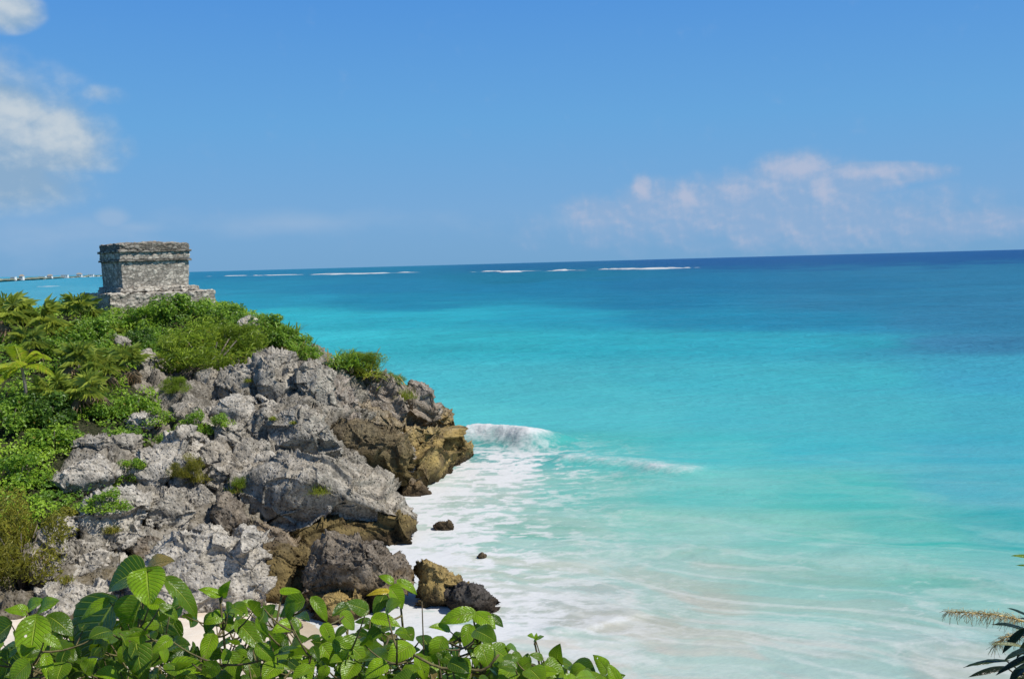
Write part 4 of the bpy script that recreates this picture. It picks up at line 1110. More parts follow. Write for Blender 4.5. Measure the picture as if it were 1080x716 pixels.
SH = [
 (222,390,112,50,'feather','widest feathery bush, hanging bright green over the cliff top',0,None),
 (246,372,60,34,'feather','smaller feathery bush between the widest one and the pale ridge rock',1,None),
 (190,374,56,26,'feather','feathery bush at the left end of the dark shaded wall',2,None),
 (118,348,46,26,'broad','leafy shrub at the left front corner of the temple platform',0,None),
 (150,346,42,24,'round','bright low shrub below the shaded corner of the platform',1,L_BRIGHT),
 (182,340,52,28,'broad','tallest leafy shrub in front of the middle of the platform',1,None),
 (212,338,50,26,'round','bright shrub climbing against the right part of the platform',2,L_BRIGHT),
 (238,342,50,22,'broad','dense shrub on the ridge just right of the platform',2,None),
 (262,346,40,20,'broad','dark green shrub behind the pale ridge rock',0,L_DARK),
 (98,366,50,28,'broad','leafy shrub left of the round grey boulder below the temple',1,None),
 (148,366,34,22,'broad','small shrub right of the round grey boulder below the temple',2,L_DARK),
 (170,356,40,18,'round','yellow green shrub in the middle of the slope under the temple',0,L_BRIGHT),
 (66,380,52,30,'broad','leafy shrub between the two left palms and the temple shrubs',2,None),
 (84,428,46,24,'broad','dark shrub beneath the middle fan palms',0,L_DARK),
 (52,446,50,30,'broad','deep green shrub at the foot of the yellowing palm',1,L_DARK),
 (145,436,46,30,'round','rounded bright green bush between the palms and the flat pinkish rock',0,L_BRIGHT),
 (205,456,32,24,'round','small round leafy bush among the pale rocks of the slope',1,L_BRIGHT),
 (22,606,84,74,'feather','feathery olive bush at the far left just above the sand',0,L_OLIVE),
 (64,560,50,26,'round','yellowish leafy bush beside the feathery olive bush',2,L_OLIVE),
 (56,470,60,30,'round','bright green mound of leaves above the craggy ringed boulder',0,L_BRIGHT),
 (20,510,60,34,'round','bright green leafy mound at the left edge below the dark shrubs',1,L_BRIGHT),
 (110,436,40,24,'broad','mid green shrub behind the narrow grey ledge',0,None),
 (175,468,30,16,'round','low shrub at the right end of the narrow grey ledge',2,L_BRIGHT),
 (282,356,46,24,'broad','leafy shrub on the ridge above the tall cliff slabs',1,None),
 (10,452,56,36,'broad','dark green shrub cut by the left edge beneath the yellowing palm',2,None),
 (36,428,44,26,'broad','small shrub directly behind the trunk of the yellowing palm',0,None),
 (318,374,36,22,'round','bright shrub at the lower end of the ridge before the gap',1,L_BRIGHT),
]
for x, y, w, h, kd, lb, sd, mt in SH: B(x, y, w, h, kd, lb, sd, mt)
FPALM = [  # crown centre in photo pixels, radius in pixels, depth, label
 (8,334,30,64,'fan palm with its crown cut by the left edge of the picture'), (42,344,30,65,'bushy fan palm standing against the sea, second from the left edge'),
 (84,330,24,76,'dark fan palm right beside the shaded left wall of the temple platform'), (84,382,26,58,'fan palm above the middle shrubs, left one of a close pair'),
 (106,390,22,57,'fan palm in the close pair, the right one with paler leaves'), (132,384,24,59,'fan palm with hanging dry skirt next to the shadowed rock column'),
 (92,412,24,54,'lowest fan palm, yellowish, over the bright green ground cover'), (56,414,24,54,'yellow green fan palm right of the leaning palm trunk'),
 (30,362,22,60,'small fan palm half hidden above the yellowing palm'), (118,354,15,72,'small spiky fan palm left of the round grey boulder'),
 (66,356,20,66,'fan palm crown with drooping dry leaves left of the platform shade')]
for i, (px, py, rp, Y, lb) in enumerate(FPALM):
    c = at(px, py, Y); R = rp / FPX * Y * 1.05
    g = float(ground(c[0], c[1]))
    tr = max(.5, c[2] - g)
    palm(np.array([c[0], c[1], c[2] - tr]), R, tr, lb, None, i)
def coconut():
    """young palm with long arching yellowing fronds"""
    Y = 53.0
    top = at(24, 388, Y); g = float(ground(top[0], top[1]))
    o = empty('coconut_palm', (top[0], top[1], g), 'slender palm with arching yellow fronds rising from the left shrubs', 'palm')
    t = np.linspace(0, 1, 9)
    H = top[2] - g
    s = Soup(); s.add(*tube(np.stack([.15 * np.sin(t * 2.5) - .14 * t, 0 * t, H * t], 1), .10 - .035 * t, 9))
    s.build('trunk', M_TRUNK, o)
    head = np.array([.15 * math.sin(2.5) - .14, 0, H])
    rg = np.random.default_rng(9)
    for a, e, L in [(2.6, 1.3, 2.7), (2.2, 1.15, 2.4), (.35, 1.15, 2.2), (.1, .9, 2.3), (-.3, .45, 2.1), (3.0, .35, 1.8), (-1.4, .8, 1.8), (1.5, .9, 2.0), (3.6, .6, 1.7), (-2.2, .1, 1.5)]:
        S = Soup()
        d = np.array([math.cos(a) * math.cos(e), math.sin(a) * math.cos(e), math.sin(e)])
        tt = np.linspace(0, 1, 12)
        c = head + d * L * tt[:, None] - np.array([0, 0, 1]) * (L * .62 * tt ** 2.3)[:, None]
        S.add(*tube(c, .022 * (1 - .8 * tt), 4), a=.7)
        sd = np.cross(d, [0, 0, 1]); sd /= np.linalg.norm(sd)
        for k in range(46):
            u = .14 + .84 * k / 45
            p = np.array([np.interp(u, tt, c[:, j]) for j in range(3)])
            tg = np.array([np.interp(min(1, u + .03), tt, c[:, j]) for j in range(3)]) - p + 1e-6; tg /= np.linalg.norm(tg)
            ll = .62 * math.sin(math.pi * (.12 + .85 * u)) * rg.uniform(.85, 1.1)
            for sg in (-1, 1):
                q = sd * sg * .8 + tg * .65 - np.array([0, 0, .35])
                q /= np.linalg.norm(q)
                w = np.cross(q, [0, 0, 1]); w = w / np.linalg.norm(w) * .02
                S.add(np.array([p, p + q * ll * .5 + w, p + q * ll - [0, 0, .06], p + q * ll * .5 - w]), T=[[0, 1, 2], [0, 2, 3]], a=np.clip(rg.normal(.55, .2), 0, .95))
        S.build('frond', L_COCO, o, smooth=False)
coconut()
for i, (x, y, w, h, kd, lb, mt) in enumerate([
    (128,508,46,22,'round','yellow green creeping shrub between the craggy ringed boulder and the long sloping slab',L_BRIGHT), (112,536,42,20,'round','low leafy shrub spilling over the top of the large whitish rock mass',L_BRIGHT),
    (232,448,26,14,'round','small green shrub tucked under the pale oblong block',None), (196,500,34,20,'feather','feathery yellowish shrub in the hollow left of the squarish tan block',L_OLIVE),
    (168,446,34,18,'round','bright shrub touching the right side of the flat pinkish rock',L_BRIGHT), (252,512,22,12,'feather','thin feathery shrub behind the left shoulder of the overhanging slab',L_FEATHER),
    (140,492,30,14,'round','small bright shrub on the upper edge of the long sloping slab',L_BRIGHT), (186,412,30,16,'feather','feathery sprig at the base of the dark shaded wall',L_FEATHER)]):
    b = see(x, y); q = np.linalg.norm(b - CAM) / FPX
    bush('shrub', kd, b - np.array([0, 0, .06]), w * q, h * q, lb, seed=i, mat=mt)
def build_ground_cover():
    rg = np.random.default_rng(21)
    Ps = []
    for q, dens in zip(VEG, (150, 95, 110)):
        lo, hi = q.min(0), q.max(0)
        n = int((hi - lo).prod() * dens)
        P = rg.uniform(lo, hi, (n, 2))
        Ps.append(P[in_poly(P, q)])
    P = np.concatenate(Ps)
    P3 = np.stack([P[:, 0], P[:, 1], 0 * P[:, 0]], 1)
    cl = fbm(P3 * .8 + 3, 3); lump = fbm(P3 * 1.6 + 11, 3)
    keep = cl > .40 + .12 * rg.random(len(P))
    P, cl, lump, P3 = P[keep], cl[keep], lump[keep], P3[keep]
    hh = np.clip((lump - .25) * 1.5, .08, .85) * rg.random(len(P)) ** .45
    z = ground(P[:, 0], P[:, 1]) + hh
    N = rg.normal(size=(len(P), 3)) * .45 + np.array([.05, -.3, .8])
    var = np.clip(.08 + (fbm(P3 * .45 + 21, 3) - .3) * 1.6 + rg.normal(size=len(P)) * .16, 0, .88)
    V, T, vv = leaves(np.c_[P, z], N, .155, .66, rg, var)
    o = mesh('ground_cover', V, T, L_BRIGHT, smooth=False, attrs={'var': vv})
    tag(o, 'bright green leafy ground cover spread over the slope below the temple', 'ground cover', kind='stuff')
build_ground_cover()
for i, (x, y, w, lb, mt) in enumerate([
    (338,519,34,'bright grass tuft on top of the long overhanging slab',None), (207,506,36,'yellowish grass patch in the hollow beside the squarish tan block',L_OLIVE),
    (428,420,34,'low grass on the crest next to the pinkish knob',None), (248,518,18,'small tuft on the left shoulder of the overhanging slab',None),
    (288,442,12,'tiny green tuft at the top of the big tilted block',None), (310,446,9,'tiny tuft in the middle of the big tilted block',None),
    (118,560,22,'thin dry tuft on the large whitish rock mass',L_OLIVE), (262,402,12,'small tuft clinging to the broad grey cliff face',None), (70,612,20,'tuft between the two rounded boulders at the left',L_OLIVE)]):
    tuft(x, y, w, lb, mt, seed=500 + i, lift=-.03, base=see(x, y))
for i, (x, y, w, Y, lb) in enumerate([
    (300,352,44,70,'dark spiky plant on the ridge above the tall slabs'), (320,370,40,67,'spiky plant at the right end of the first ridge'),
    (364,384,54,64.3,'tallest spiky plant alone on the crest right of the gap'), (386,394,50,65,'spiky plant in the middle of the crest clump'), (406,404,40,66.3,'lowest spiky plant of the crest clump toward the point'),
    (272,340,34,75,'spiky plant poking out above the ridge shrubs')]):
    tuft(x, y, w, lb, L_GRASS if i in (3, 4) else L_MID, seed=600 + i, lift=-.1, spiky=True, base=at(x, y, Y))
for x, y, w, h, Y, kd, lb, sd, mt in [(376,390,56,20,65.2,'feather','low feathery bush filling the crest clump between its spiky plants',1,L_FEATHER), (404,407,52,16,66.8,'feather','feathery growth trailing down the crest toward the knob',2,L_FEATHER),
    (428,420,30,12,68.5,'feather','yellow green patch of growth just left of the knob on the point',0,L_FEATHER), (300,368,40,22,69,'broad','leafy shrub hanging over the top of the tall cliff slabs',2,None), (326,380,24,14,66,'round','small bright bush above the black vertical crevice',0,L_BRIGHT)]:
    b = at(x, y, Y); q = np.linalg.norm(b - CAM) / FPX
    bush('shrub', kd, b, w * q, h * q, lb, seed=sd, mat=mt)

# ------------------------------------------------------------------ plants on the ledge right in front of the camera
def big_leaf_material(name, young, old, vein, trans=.30):
    m = NT(name)
    v = m.attr('var')
    uv = m.n('UVMap', uv_map='uv').outputs[0]
    sp = m.n('SeparateXYZ', {0: uv})
    t, s = sp.outputs[0], m.math('ABSOLUTE', sp.outputs[1])
    c = m.mix(m.step(v, .0, .85), old, young)  # the dark end also carries shade painted on the deeper leaves
    n = m.noise(14, 4, .6, m.obj())
    c = m.mix(m.math('MULTIPLY', m.step(n, .35, .7), .35), c, tuple(x * .55 for x in old))
    # side veins run forward from the midrib
    f = m.math('FRACT', m.math('MULTIPLY', m.math('SUBTRACT', t, m.math('MULTIPLY', s, .30)), 10.0))
    lat = m.math('SUBTRACT', 1.0, m.step(m.math('ABSOLUTE', m.math('SUBTRACT', f, .5)), .03, .16))
    mid = m.math('SUBTRACT', 1.0, m.step(s, .02, .07))
    vn = m.math('MAXIMUM', m.math('MULTIPLY', lat, .45), m.math('MULTIPLY', mid, .8))
    c = m.mix(vn, c, vein)
    # nibbled, sun-bleached spots
    spot = m.math('MULTIPLY', m.step(m.noise(42, 2, .5, m.obj()), .70, .76), .7)
    c = m.mix(spot, c, (.34, .30, .12))
    edge = m.math('MULTIPLY', m.step(s, .86, 1.0), .35)
    c = m.mix(edge, c, (.22, .20, .05))
    h = m.math('ADD', m.math('MULTIPLY', vn, -.6), m.math('MULTIPLY', m.noise(60, 3, .6, m.obj()), .25))
    nb = m.bump(h, 1.0, .014)
    c = m.mix(m.step(v, .955, .965), c, m.mix(n, (.16, .09, .035), (.40, .30, .10)))
    p = m.bsdf(c, .30, .36, nb)
    tr = m.n('BsdfTranslucent', {'Color': m.mix(.6, c, tuple(min(1, x * 1.5) for x in young)), 'Normal': nb})
    sh = m.n('MixShader', {0: trans, 1: p.outputs[0], 2: tr.outputs[0]})
    hole = m.step(m.noise(26, 2, .5, m.obj()), .745, .75)      # eaten holes
    return m.done(m.n('MixShader', {0: hole, 1: sh.outputs[0], 2: m.n('BsdfTransparent').outputs[0]}))
L_BIG = big_leaf_material('ovate_leaf', (.25, .42, .010), (.022, .070, .007), (.40, .50, .06))
L_YELLOW = big_leaf_material('yellow_leaf', (.62, .47, .03), (.5, .36, .03), (.6, .5, .1))
L_OLEANDER = big_leaf_material('lance_leaf', (.030, .055, .014), (.010, .020, .007), (.05, .07, .025), .15)
L_PALETIP = big_leaf_material('pale_leaf', (.42, .44, .22), (.30, .34, .15), (.5, .5, .3))
M_STEM = plain_material('plant_stem', (.10, .075, .04), (.17, .15, .06), 20, .7)
def ovate(B0, T0, w, up, rg, var, soup, fold=.22, curl=.18, shape=.62, nu=13, nv=9, ripple=.030):
    """an ovate leaf from its base to its tip with a folded midrib, drooping tip and quilted veins"""
    B0, T0 = np.asarray(B0, float), np.asarray(T0, float)
    L = np.linalg.norm(T0 - B0); t = (T0 - B0) / L
    n = up - t * (up @ t); n /= np.linalg.norm(n); b = np.cross(t, n)
    u = np.linspace(0, 1, nu); s = np.linspace(-1, 1, nv)
    U, S = np.meshgrid(u, s, indexing='ij')
    prof = np.sin(math.pi * np.clip(U, 0, 1) ** shape) ** .72 * (1 - .25 * U)
    prof = np.where(U >= .999, 0, prof)
    tip = np.clip((U - .86) / .14, 0, 1)
    half = w / 2 * prof * (1 - .35 * tip)
    z = curl * L * (4 * U * (1 - U)) * .5 + fold * half * np.abs(S) - .10 * L * np.abs(S) ** 2 * prof * .6
    ph = (U - .30 * np.abs(S)) * 10 * 2 * math.pi
    z = z + ripple * L * .6 * np.cos(ph) * np.abs(S) * (1 - np.abs(S) * .4) * prof + rg.normal(size=U.shape) * .003 * L * np.abs(S)
    wav = .05 * w * np.sin(U * 9 + rg.uniform(0, 6)) * np.abs(S) ** 2 * rg.uniform(0, 1)
    V = B0 + t * (U * L)[..., None] + b * (S * half * (1 - .12 * np.abs(S)))[..., None] + n * (z + wav)[..., None]
    back = -.05 * L * (np.abs(S) ** 2) * (1 - U) ** 2 * 2     # rounded heart-shaped base
    V = V + t * back[..., None]
    soup.add(V.reshape(-1, 3), grid_faces(nu, nv), uv=np.stack([U.ravel(), S.ravel()], 1), a=var)
# base pixel, tip pixel, width in pixels, distance, tint (0 old dark, shade of shadowed leaves put in too .. 1 young bright), facing
UPD = (.10, -.55, .82)
FL = [
 (155,602,159,641,47,4.1,.92,(.05,-.85,.5)), (156,600,185,592,17,4.15,1.0,(0,-.4,.9)), (151,603,114,624,28,4.3,.1,(-.5,-.5,.6)), (149,634,137,672,54,4.25,.45,(-.05,-.9,.42)),
 (176,612,208,653,24,4.2,.35,(.6,-.6,.5)), (192,638,183,656,15,4.25,.8,UPD), (114,633,85,654,13,4.3,.6,UPD), (142,666,152,722,38,4.0,.3,(.2,-.9,.3)),
 (120,636,92,716,62,4.6,.05,(-.6,-.6,.5)), (166,640,173,670,28,4.6,.08,UPD), (182,704,225,711,22,3.9,.95,UPD), (224,670,215,699,22,4.2,.8,UPD), (100,650,70,712,44,4.8,.05,(-.5,-.5,.7)), (128,660,118,722,46,4.7,.08,(-.3,-.7,.6)),
 (184,655,176,700,34,4.7,.12,UPD), (160,660,196,690,30,4.6,.15,UPD),
 (38,652,31,704,45,4.0,.75,(.25,-.85,.45)), (28,644,4,643,15,4.1,.6,UPD), (39,648,63,633,16,4.1,.85,UPD), (28,646,49,634,14,4.15,.75,UPD), (52,650,77,671,26,4.1,.2,(.5,-.5,.6)),
 (12,658,-10,682,24,4.2,.2,UPD), (48,690,53,720,16,3.9,.85,UPD), (14,688,2,728,44,4.2,.08,UPD), (60,680,82,700,22,4.3,.3,UPD), (30,700,10,722,26,3.8,.6,UPD), (66,700,58,728,26,3.9,.4,UPD),
 (232,627,209,621,13,4.3,.85,UPD), (235,628,243,612,12,4.3,.9,(0,-.8,.5)), (240,646,248,639,13,4.3,.85,UPD), (228,648,217,668,18,4.35,.1,UPD), (244,640,262,650,15,4.4,.45,UPD), (232,650,246,668,16,4.4,.4,UPD),
 (297,623,318,624,10,4.5,.8,UPD), (319,634,296,651,20,4.5,.25,UPD), (330,631,345,656,17,4.45,.5,UPD), (315,657,286,667,19,4.3,.85,UPD), (342,659,353,681,18,4.2,.95,(.1,-.8,.5)), (252,657,281,692,23,4.2,.4,UPD),
 (340,681,353,704,23,4.1,.6,UPD), (361,676,386,698,26,4.1,.5,UPD), (394,652,423,661,17,4.3,.9,UPD), (433,681,408,699,28,4.1,.75,UPD), (420,613,440,627,12,4.4,.75,UPD), (414,615,399,607,11,4.4,.7,UPD),
 (405,628,394,649,17,4.4,.2,UPD), (412,620,425,642,19,4.35,.6,UPD), (440,691,449,718,19,4.0,.7,UPD), (406,699,384,715,24,3.9,.8,UPD), (293,702,277,718,22,3.9,.7,UPD), (318,698,326,722,28,3.9,.6,UPD),
 (301,671,293,692,21,4.1,.85,UPD), (302,690,318,706,24,4.0,.6,UPD), (368,640,350,650,15,4.6,.15,UPD), (360,648,374,664,16,4.5,.6,UPD), (270,640,254,634,12,4.5,.6,UPD), (285,640,276,656,15,4.5,.3,UPD), (262,690,246,706,22,4.1,.55,UPD), (240,690,252,716,24,4.0,.45,UPD),
 (499,646,463,657,22,4.2,.85,(.05,-.75,.6)), (502,647,523,663,20,4.2,.8,UPD), (516,650,531,661,13,4.3,.2,UPD), (473,664,452,661,10,4.2,.9,UPD), (466,673,459,701,26,4.1,.75,UPD), (495,660,491,686,20,4.15,.8,(0,-.9,.4)),
 (503,661,519,682,18,4.2,.55,UPD), (508,681,516,706,26,4.0,.65,UPD), (486,668,476,682,14,4.35,.1,UPD), (520,684,540,700,20,4.2,.45,UPD), (482,698,494,718,24,3.9,.6,UPD), (545,689,533,682,10,4.3,.5,UPD), (538,694,556,704,18,4.2,.4,UPD),
 (564,674,556,670,6,4.3,.9,UPD), (564,674,574,671,6,4.3,.95,UPD), (565,674,566,667,5,4.3,.9,UPD), (588,697,591,678,14,4.2,.1,(-.3,-.8,.4)), (560,698,545,708,18,4.1,.6,UPD), (572,694,558,690,10,4.2,.4,UPD), (576,700,596,714,22,4.0,.55,UPD),
 (604,703,584,697,12,4.2,.3,UPD), (606,701,629,713,20,4.1,.12,UPD), (640,708,625,690,11,4.1,.75,(0,-.8,.5)), (652,722,641,699,18,4.0,.8,(.2,-.8,.4)), (616,704,600,716,18,4.0,.6,UPD), (560,706,574,722,22,3.9,.5,UPD), (540,706,528,722,20,3.9,.6,UPD),
 (632,712,618,724,18,3.95,.5,UPD), (455,690,436,706,20,4.2,.35,UPD), (374,700,362,720,24,3.95,.6,UPD), (350,690,334,706,20,4.2,.3,UPD), (424,664,436,676,16,4.4,.35,UPD), (400,664,386,678,18,4.4,.3,UPD)]
EDGE = np.array([(-10,665),(30,650),(70,650),(110,640),(150,615),(190,640),(235,630),(300,632),(350,655),(400,628),(430,648),(470,668),(500,655),(530,675),(560,692),(590,690),(620,700),(655,712)], float)
PLANTS = [(36,'leafy plant at the far left with one broad two toned leaf over the sand'), (152,'tallest leafy plant, its heart shaped yellow green leaf shading a darker one'), (238,'slim leafy plant with a dark thin stem right of the tallest one'),
    (312,'leafy plant with mixed bright leaves in front of the pale pitted boulder'), (366,'low leafy plant in front of the dark pitted boulder'), (414,'leafy plant with one yellow leaf beside the dark pitted boulder'),
    (494,'leafy plant with broad bright leaves below the olive boulder in the foam'), (564,'short leafy plant topped by a tiny bud against the foam'), (626,'last leafy plant of the row, lowest and nearest the open water')]
def l_px(q): return math.hypot(q[2] - q[0], q[3] - q[1])
def build_foreground():
    rg = np.random.default_rng(31)
    cx = np.array([p[0] for p in PLANTS], float)
    items = {i: [] for i in range(len(PLANTS))}
    for bx, by, tx, ty, w, Y, v, up in FL:
        items[int(np.argmin(abs(cx - bx)))].append((bx, by, tx, ty, w, Y, v, up))
    for i in range(1500):
        x = rg.uniform(-20, 664); e = np.interp(x, EDGE[:, 0], EDGE[:, 1])
        k = rg.random()
        y = e + 7 + (750 - e) * rg.random() ** .7
        if 184 < x < 256 and 652 < y < 684 and rg.random() < .8: continue
        if 298 < x < 330 and 660 < y < 682 and rg.random() < .75: continue
        if 425 < x < 462 and 640 < y < 690 and rg.random() < .8: continue
        a = rg.uniform(0, 6.283); l = rg.uniform(9, 20) if k < .75 else rg.uniform(18, 27)
        dx, dy = math.cos(a) * l, abs(math.sin(a)) * l * (.9 if rg.random() < .75 else -.6)
        if y + dy < e - 2: continue
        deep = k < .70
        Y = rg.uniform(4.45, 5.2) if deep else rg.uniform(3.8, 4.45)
        v = np.clip(rg.normal(.08 if deep else .40, .24), 0, .94)  # deeper leaves tinted darker: shade inside the growth put into their colour
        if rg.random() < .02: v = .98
        up = np.array(UPD) + rg.normal(size=3) * .45
        items[int(np.argmin(abs(cx - x + rg.normal() * 12)))].append((x, y, x + dx, y + dy, l * rg.uniform(.5, .85), Y, v, up))
    for i, (pc, lb) in enumerate(PLANTS):
        top = min(items[i], key=lambda q: q[1])
        root = at(pc + rg.normal() * 10, 760, 4.45)
        root[2] = 10.12
        o = empty('leafy_plant', root, lb, 'plant', 'leafy plants along the ledge in front')
        fo, st = Soup(), Soup()
        head = at(top[0], top[1] + 4, top[5])
        tt = np.linspace(0, 1, 9)
        bow = np.array([rg.normal() * .06, rg.normal() * .04, 0])
        axis = root + (head - root) * tt[:, None] + bow * np.sin(tt * math.pi)[:, None]
        st.add(*tube(axis - root, .011 - .007 * tt, 6))
        side = []
        for q in items[i]:
            bx, by, tx, ty, w, Y, v, up = q
            Bp = at(bx, by, Y); Tp = at(tx, ty, Y + rg.uniform(-.09, .04))
            mpx = Y / FPX
            up = np.array(up, float); up /= np.linalg.norm(up)
            t = (Tp - Bp) / np.linalg.norm(Tp - Bp); n = up - t * (up @ t); n /= np.linalg.norm(n)
            view = (Bp - CAM) / np.linalg.norm(Bp - CAM)
            small = l_px(q) < 21
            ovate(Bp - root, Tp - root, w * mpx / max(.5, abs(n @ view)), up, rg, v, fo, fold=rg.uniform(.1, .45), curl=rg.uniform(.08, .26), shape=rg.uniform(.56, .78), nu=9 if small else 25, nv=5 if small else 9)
            # leaf stalk to the nearest stem a little below
            cand = [p for p in list(axis) + side if p[2] < Bp[2] - .015]
            if cand:
                p0 = min(cand, key=lambda p: np.linalg.norm(p - Bp) + .3 * abs(p[2] - Bp[2] + .08))
                md = (p0 + Bp) / 2 + np.array([0, 0, -.03])
                u = np.linspace(0, 1, 6)[:, None]
                cv = (1 - u) ** 2 * p0 + 2 * u * (1 - u) * md + u ** 2 * Bp
                st.add(*tube(cv - root, np.linspace(.0048, .0022, 6), 5))
                side.append(cv[3]); 
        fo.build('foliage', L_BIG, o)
        if i == 5:
            yl = Soup(); ovate(at(409, 623, 4.3) - root, at(386, 628, 4.28) - root, 11 * 4.3 / FPX, np.array(UPD), rg, .8, yl)
            y_ = yl.build('yellow_leaf', L_YELLOW, o); y_['label'] = 'single bright yellow leaf'
        if i == 6:
            u = np.linspace(0, 1, 10)
            px_, py_ = np.interp(u, [0, .3, .7, 1], [436, 462, 512, 526]), np.interp(u, [0, .3, .7, 1], [690, 704, 707, 690])
            st.add(*tube(at(px_, py_, np.full(10, 3.95)) - root, .0052, 6))
            st.add(*tube(at(np.linspace(448, 445, 6), np.linspace(720, 634, 6), np.full(6, 4.1)) - root, np.linspace(.004, .002, 6), 5))
        if i == 7: st.add(*tube(at(np.array([572, 569, 565]), np.array([702, 688, 675]), np.full(3, 4.3)) - root, .0025, 5))
        st.build('stem', M_STEM, o)
build_foreground()
def build_right_edge():
    rg = np.random.default_rng(8)
    root = at(1120, 800, 3.1); root[2] = 10.25
    o = empty('oleander', root, 'dark narrow leaved bush reaching in at the lower right corner', 'shrub')
    f, st = Soup(), Soup()
    L = [(1062,697,1016,704,9), (1062,704,1021,714,8), (1088,667,1046,658,10), (1090,655,1062,641,9), (1080,664,1057,689,9), (1090,684,1058,697,10), (1094,690,1050,712,10), (1085,700,1064,722,11), (1094,705,1078,730,11),
         (1096,676,1070,668,9), (1100,690,1072,690,10), (1100,700,1076,706,11), (1098,660,1074,652,9), (1104,712,1066,714,11), (1092,672,1072,694,9), (1110,640,1088,628,9), (1080,714,1058,726,10), (1100,720,1050,728,11)]
    for bx, by, tx, ty, w in L:
        Y = rg.uniform(2.9, 3.3)
        ovate(at(bx, by, Y) - root, at(tx, ty, Y - rg.uniform(.0, .06)) - root, w * Y / FPX * 1.3, np.array([rg.normal() * .3, -.25, .9]), rg, rg.uniform(0, .8), f, fold=.5, curl=.12, shape=.85, nu=13, nv=5, ripple=0)
        p1 = at(1112, by + 30, 3.15) - root
        st.add(*tube(np.array([p1, (p1 + at(bx, by, Y) - root) / 2 + [0, 0, -.01], at(bx, by, Y) - root]), [.004, .003, .002], 5))
    st.add(*tube(np.array([(0, 0, 0), at(1118, 740, 3.12) - root, at(1112, 640, 3.15) - root, at(1108, 590, 3.15) - root]), [.012, .010, .006, .003], 6))
    f.build('foliage', L_OLEANDER, o); st.build('stem', M_STEM, o)
    g = Soup()
    ovate(at(1092, 589, 3.1) - root, at(1066, 586, 3.08) - root, 7 * 3.1 / FPX, np.array([0, -.6, .8]), rg, .9, g, shape=.8, nv=5)
    ovate(at(1092, 598, 3.1) - root, at(1071, 596, 3.08) - root, 4 * 3.1 / FPX, np.array([0, -.6, .8]), rg, .6, g, shape=.8, nv=5)
    g.build('young_leaf', L_BIG, o)
    h = Soup(); ovate(at(1078, 681, 3.0) - root, at(1044, 679, 2.98) - root, 6 * 3 / FPX, np.array([0, -.5, .8]), rg, .7, h, shape=.85, nv=5)
    h.build('pale_leaf', L_PALETIP, o)['label'] = 'single pale worn leaf'
    # dried flower plume
    base = at(1086, 656, 3.25)
    p = empty('dry_plume', base, 'straw coloured feathery seed plume pointing left over the water', 'seed plume')
    ax = at(np.array([1086, 1070, 1050, 1025, 998]), np.array([657, 652, 648, 646, 645]), np.full(5, 3.25)) - base
    a, b = Soup(), Soup()
    a.add(*tube(ax, [.0035, .003, .0024, .0018, .001], 5))
    lt = at(np.array([1090, 1076, 1060, 1048]), np.array([668, 668, 672, 682]), np.full(4, 3.3)) - base
    a.add(*tube(lt, [.003, .0025, .002, .001], 5))
    lt2 = at(np.array([1118, 1104, 1086]), np.array([700, 676, 657]), np.full(3, 3.25)) - base
    a.add(*tube(lt2, [.004, .004, .0035], 5))
    for k in range(620):
        src = ax if rg.random() < .68 else lt
        u = rg.random() ** .8 * (len(src) - 1.02); i = int(u); q = src[i] + (src[i + 1] - src[i]) * (u - i)
        d = rg.normal(size=3); d[0] -= .5; d /= np.linalg.norm(d)
        l = rg.uniform(.012, .040) * (1.15 - .5 * u / len(src))
        e = q + d * l + np.array([0, 0, -.4 * l])
        b.add(*tube(np.array([q, (q + e) / 2 + [0, 0, .004], e]), [.0006, .0006, .0005], 3))
    a.build('stalk', M_STRAW, p); b.build('bristles', M_STRAW, p)
M_STRAW = plain_material('straw', (.46, .34, .13), (.62, .50, .24), 30)
build_right_edge()

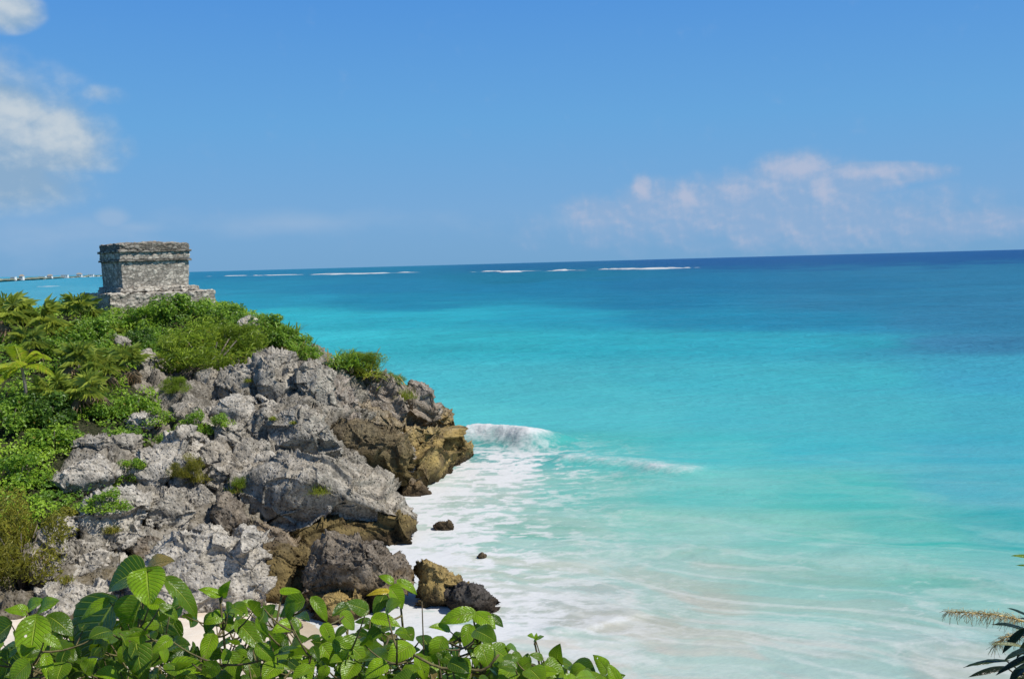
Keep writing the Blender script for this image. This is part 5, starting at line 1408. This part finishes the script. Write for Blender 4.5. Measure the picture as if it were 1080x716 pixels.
# ------------------------------------------------------------------ the coast far up the beach
def build_far_coast():
    s = np.linspace(0, 1, 60)
    px = -260 + 400 * s
    dist = np.interp(px, [-260, -30, 30, 70, 110, 140], [1500, 2600, 3500, 4600, 6400, 8000])
    az = np.arctan2((px - CX), FPX)
    line = np.stack([np.sin(az) * dist / np.cos(az) * np.cos(az), np.cos(az) * dist], 1)
    wob = (fbm(np.stack([s * 14, 0 * s, 0 * s], 1), 3) - .5)
    line[:, 1] += wob * 120
    rows = []
    for off, z in [(-14, -.6), (0, .4), (50, 2.4), (110, 3.6), (260, 4.0), (900, 4.0), (1200, -1)]:
        rows.append(np.c_[line[:, 0] - off * .3, line[:, 1] + off, np.full(60, z)])
    V = np.concatenate(rows)
    m = NT('coast_ground')
    z = m.n('SeparateXYZ', {0: m.pos()}).outputs[2]
    o = mesh('far_coast', V, grid_faces(7, 60), m.done(m.bsdf(m.mix(m.step(z, 3.3, 3.9), (.70, .66, .58), (.16, .18, .11)), .95, .1)))
    o['kind'] = 'structure'
    rg = np.random.default_rng(5)
    D, F = cube_sphere(6)
    S = Soup()
    for k in range(420):
        u = rg.random(); i = min(58, int(u * 59)); p = line[i] + (line[i + 1] - line[i]) * rg.random()
        h = rg.uniform(1.5, 4.5) * (.45 + .5 * wob[i] + rg.uniform(0, .5)); off = rg.uniform(95, 240)
        r = np.array([rg.uniform(8, 26), rg.uniform(8, 16), h])
        V = D * r * (1 + .5 * (fbm(D * 2.5 + k * 3, 2) - .5))[:, None] + np.array([p[0] - off * .3, p[1] + off, 3.0 + h * .4])
        S.add(V, F, a=rg.random())
    t = S.build('far_wood', leaf_material('far_foliage_hazed', (.26, .28, .19), (.18, .21, .14), trans=.1), None)  # pale tree colours with the distance haze put into them
    tag(t, 'thin green line of trees along the distant low coast', 'trees', kind='stuff')
    mw, mr, mg = plain_material('white_render', (.72, .70, .66), (.80, .78, .74), .1), plain_material('thatch_roof', (.30, .25, .19), (.40, .34, .27), .2), plain_material('window_glass', (.04, .05, .06), (.06, .07, .08), .2, .3)
    BL = [(3, 12, 10, 0, 'pale building farthest left on the distant coast'), (10, 10, 12, 1, 'tall narrow pale house with a dark roof on the distant coast'), (40, 20, 9, 0, 'long low white building in the middle of the distant coast'), (50, 16, 11, 1, 'roofed white house right of the long low one on the far coast'),
          (67, 26, 13, 0, 'white block standing out above the far tree line left of the temple'), (81, 22, 14, 1, 'roofed house between two white specks of the far coast'), (92, 26, 12, 0, 'last pale building of the far coast before the temple wall')]
    for px_, w, h, rf, lb in BL:
        i = int(np.argmin(abs(px - px_))); p = line[i]
        b = np.array([p[0] - 10, p[1] + 80, 2.6])
        o = empty('coast_building', b, lb, 'building', 'buildings on the distant coast')
        def bx(name, x0, x1, y0, y1, z0, z1, mat, par):
            V = np.array([(x, y, z) for z in (z0, z1) for y in (y0, y1) for x in (x0, x1)], float)
            return mesh(name, V, np.array([[0, 2, 3, 1], [4, 5, 7, 6], [0, 1, 5, 4], [2, 6, 7, 3], [0, 4, 6, 2], [1, 3, 7, 5]]), mat, par, False)
        bx('wall', -w / 2, w / 2, 0, 12, -1, h * .8, mw, o)
        if rf:
            V = np.array([(-w * .58, -1, h * .8), (w * .58, -1, h * .8), (w * .58, 13, h * .8), (-w * .58, 13, h * .8), (-w * .3, 6, h * 1.25), (w * .3, 6, h * 1.25)])
            mesh('roof', V, [np.array([[0, 1, 5, 4], [2, 3, 4, 5], [3, 2, 1, 0]]), np.array([[1, 2, 5], [3, 0, 4]])], mr, o, False)
        else: bx('roof', -w * .53, w * .53, -.6, 12.6, h * .8 + .01, h * .88, mw, o)
        for j in range(3): bx('window', -w / 2 + w * (.12 + .3 * j), -w / 2 + w * (.26 + .3 * j), -.06, .3, h * .25, h * .55, mg, o)
build_far_coast()
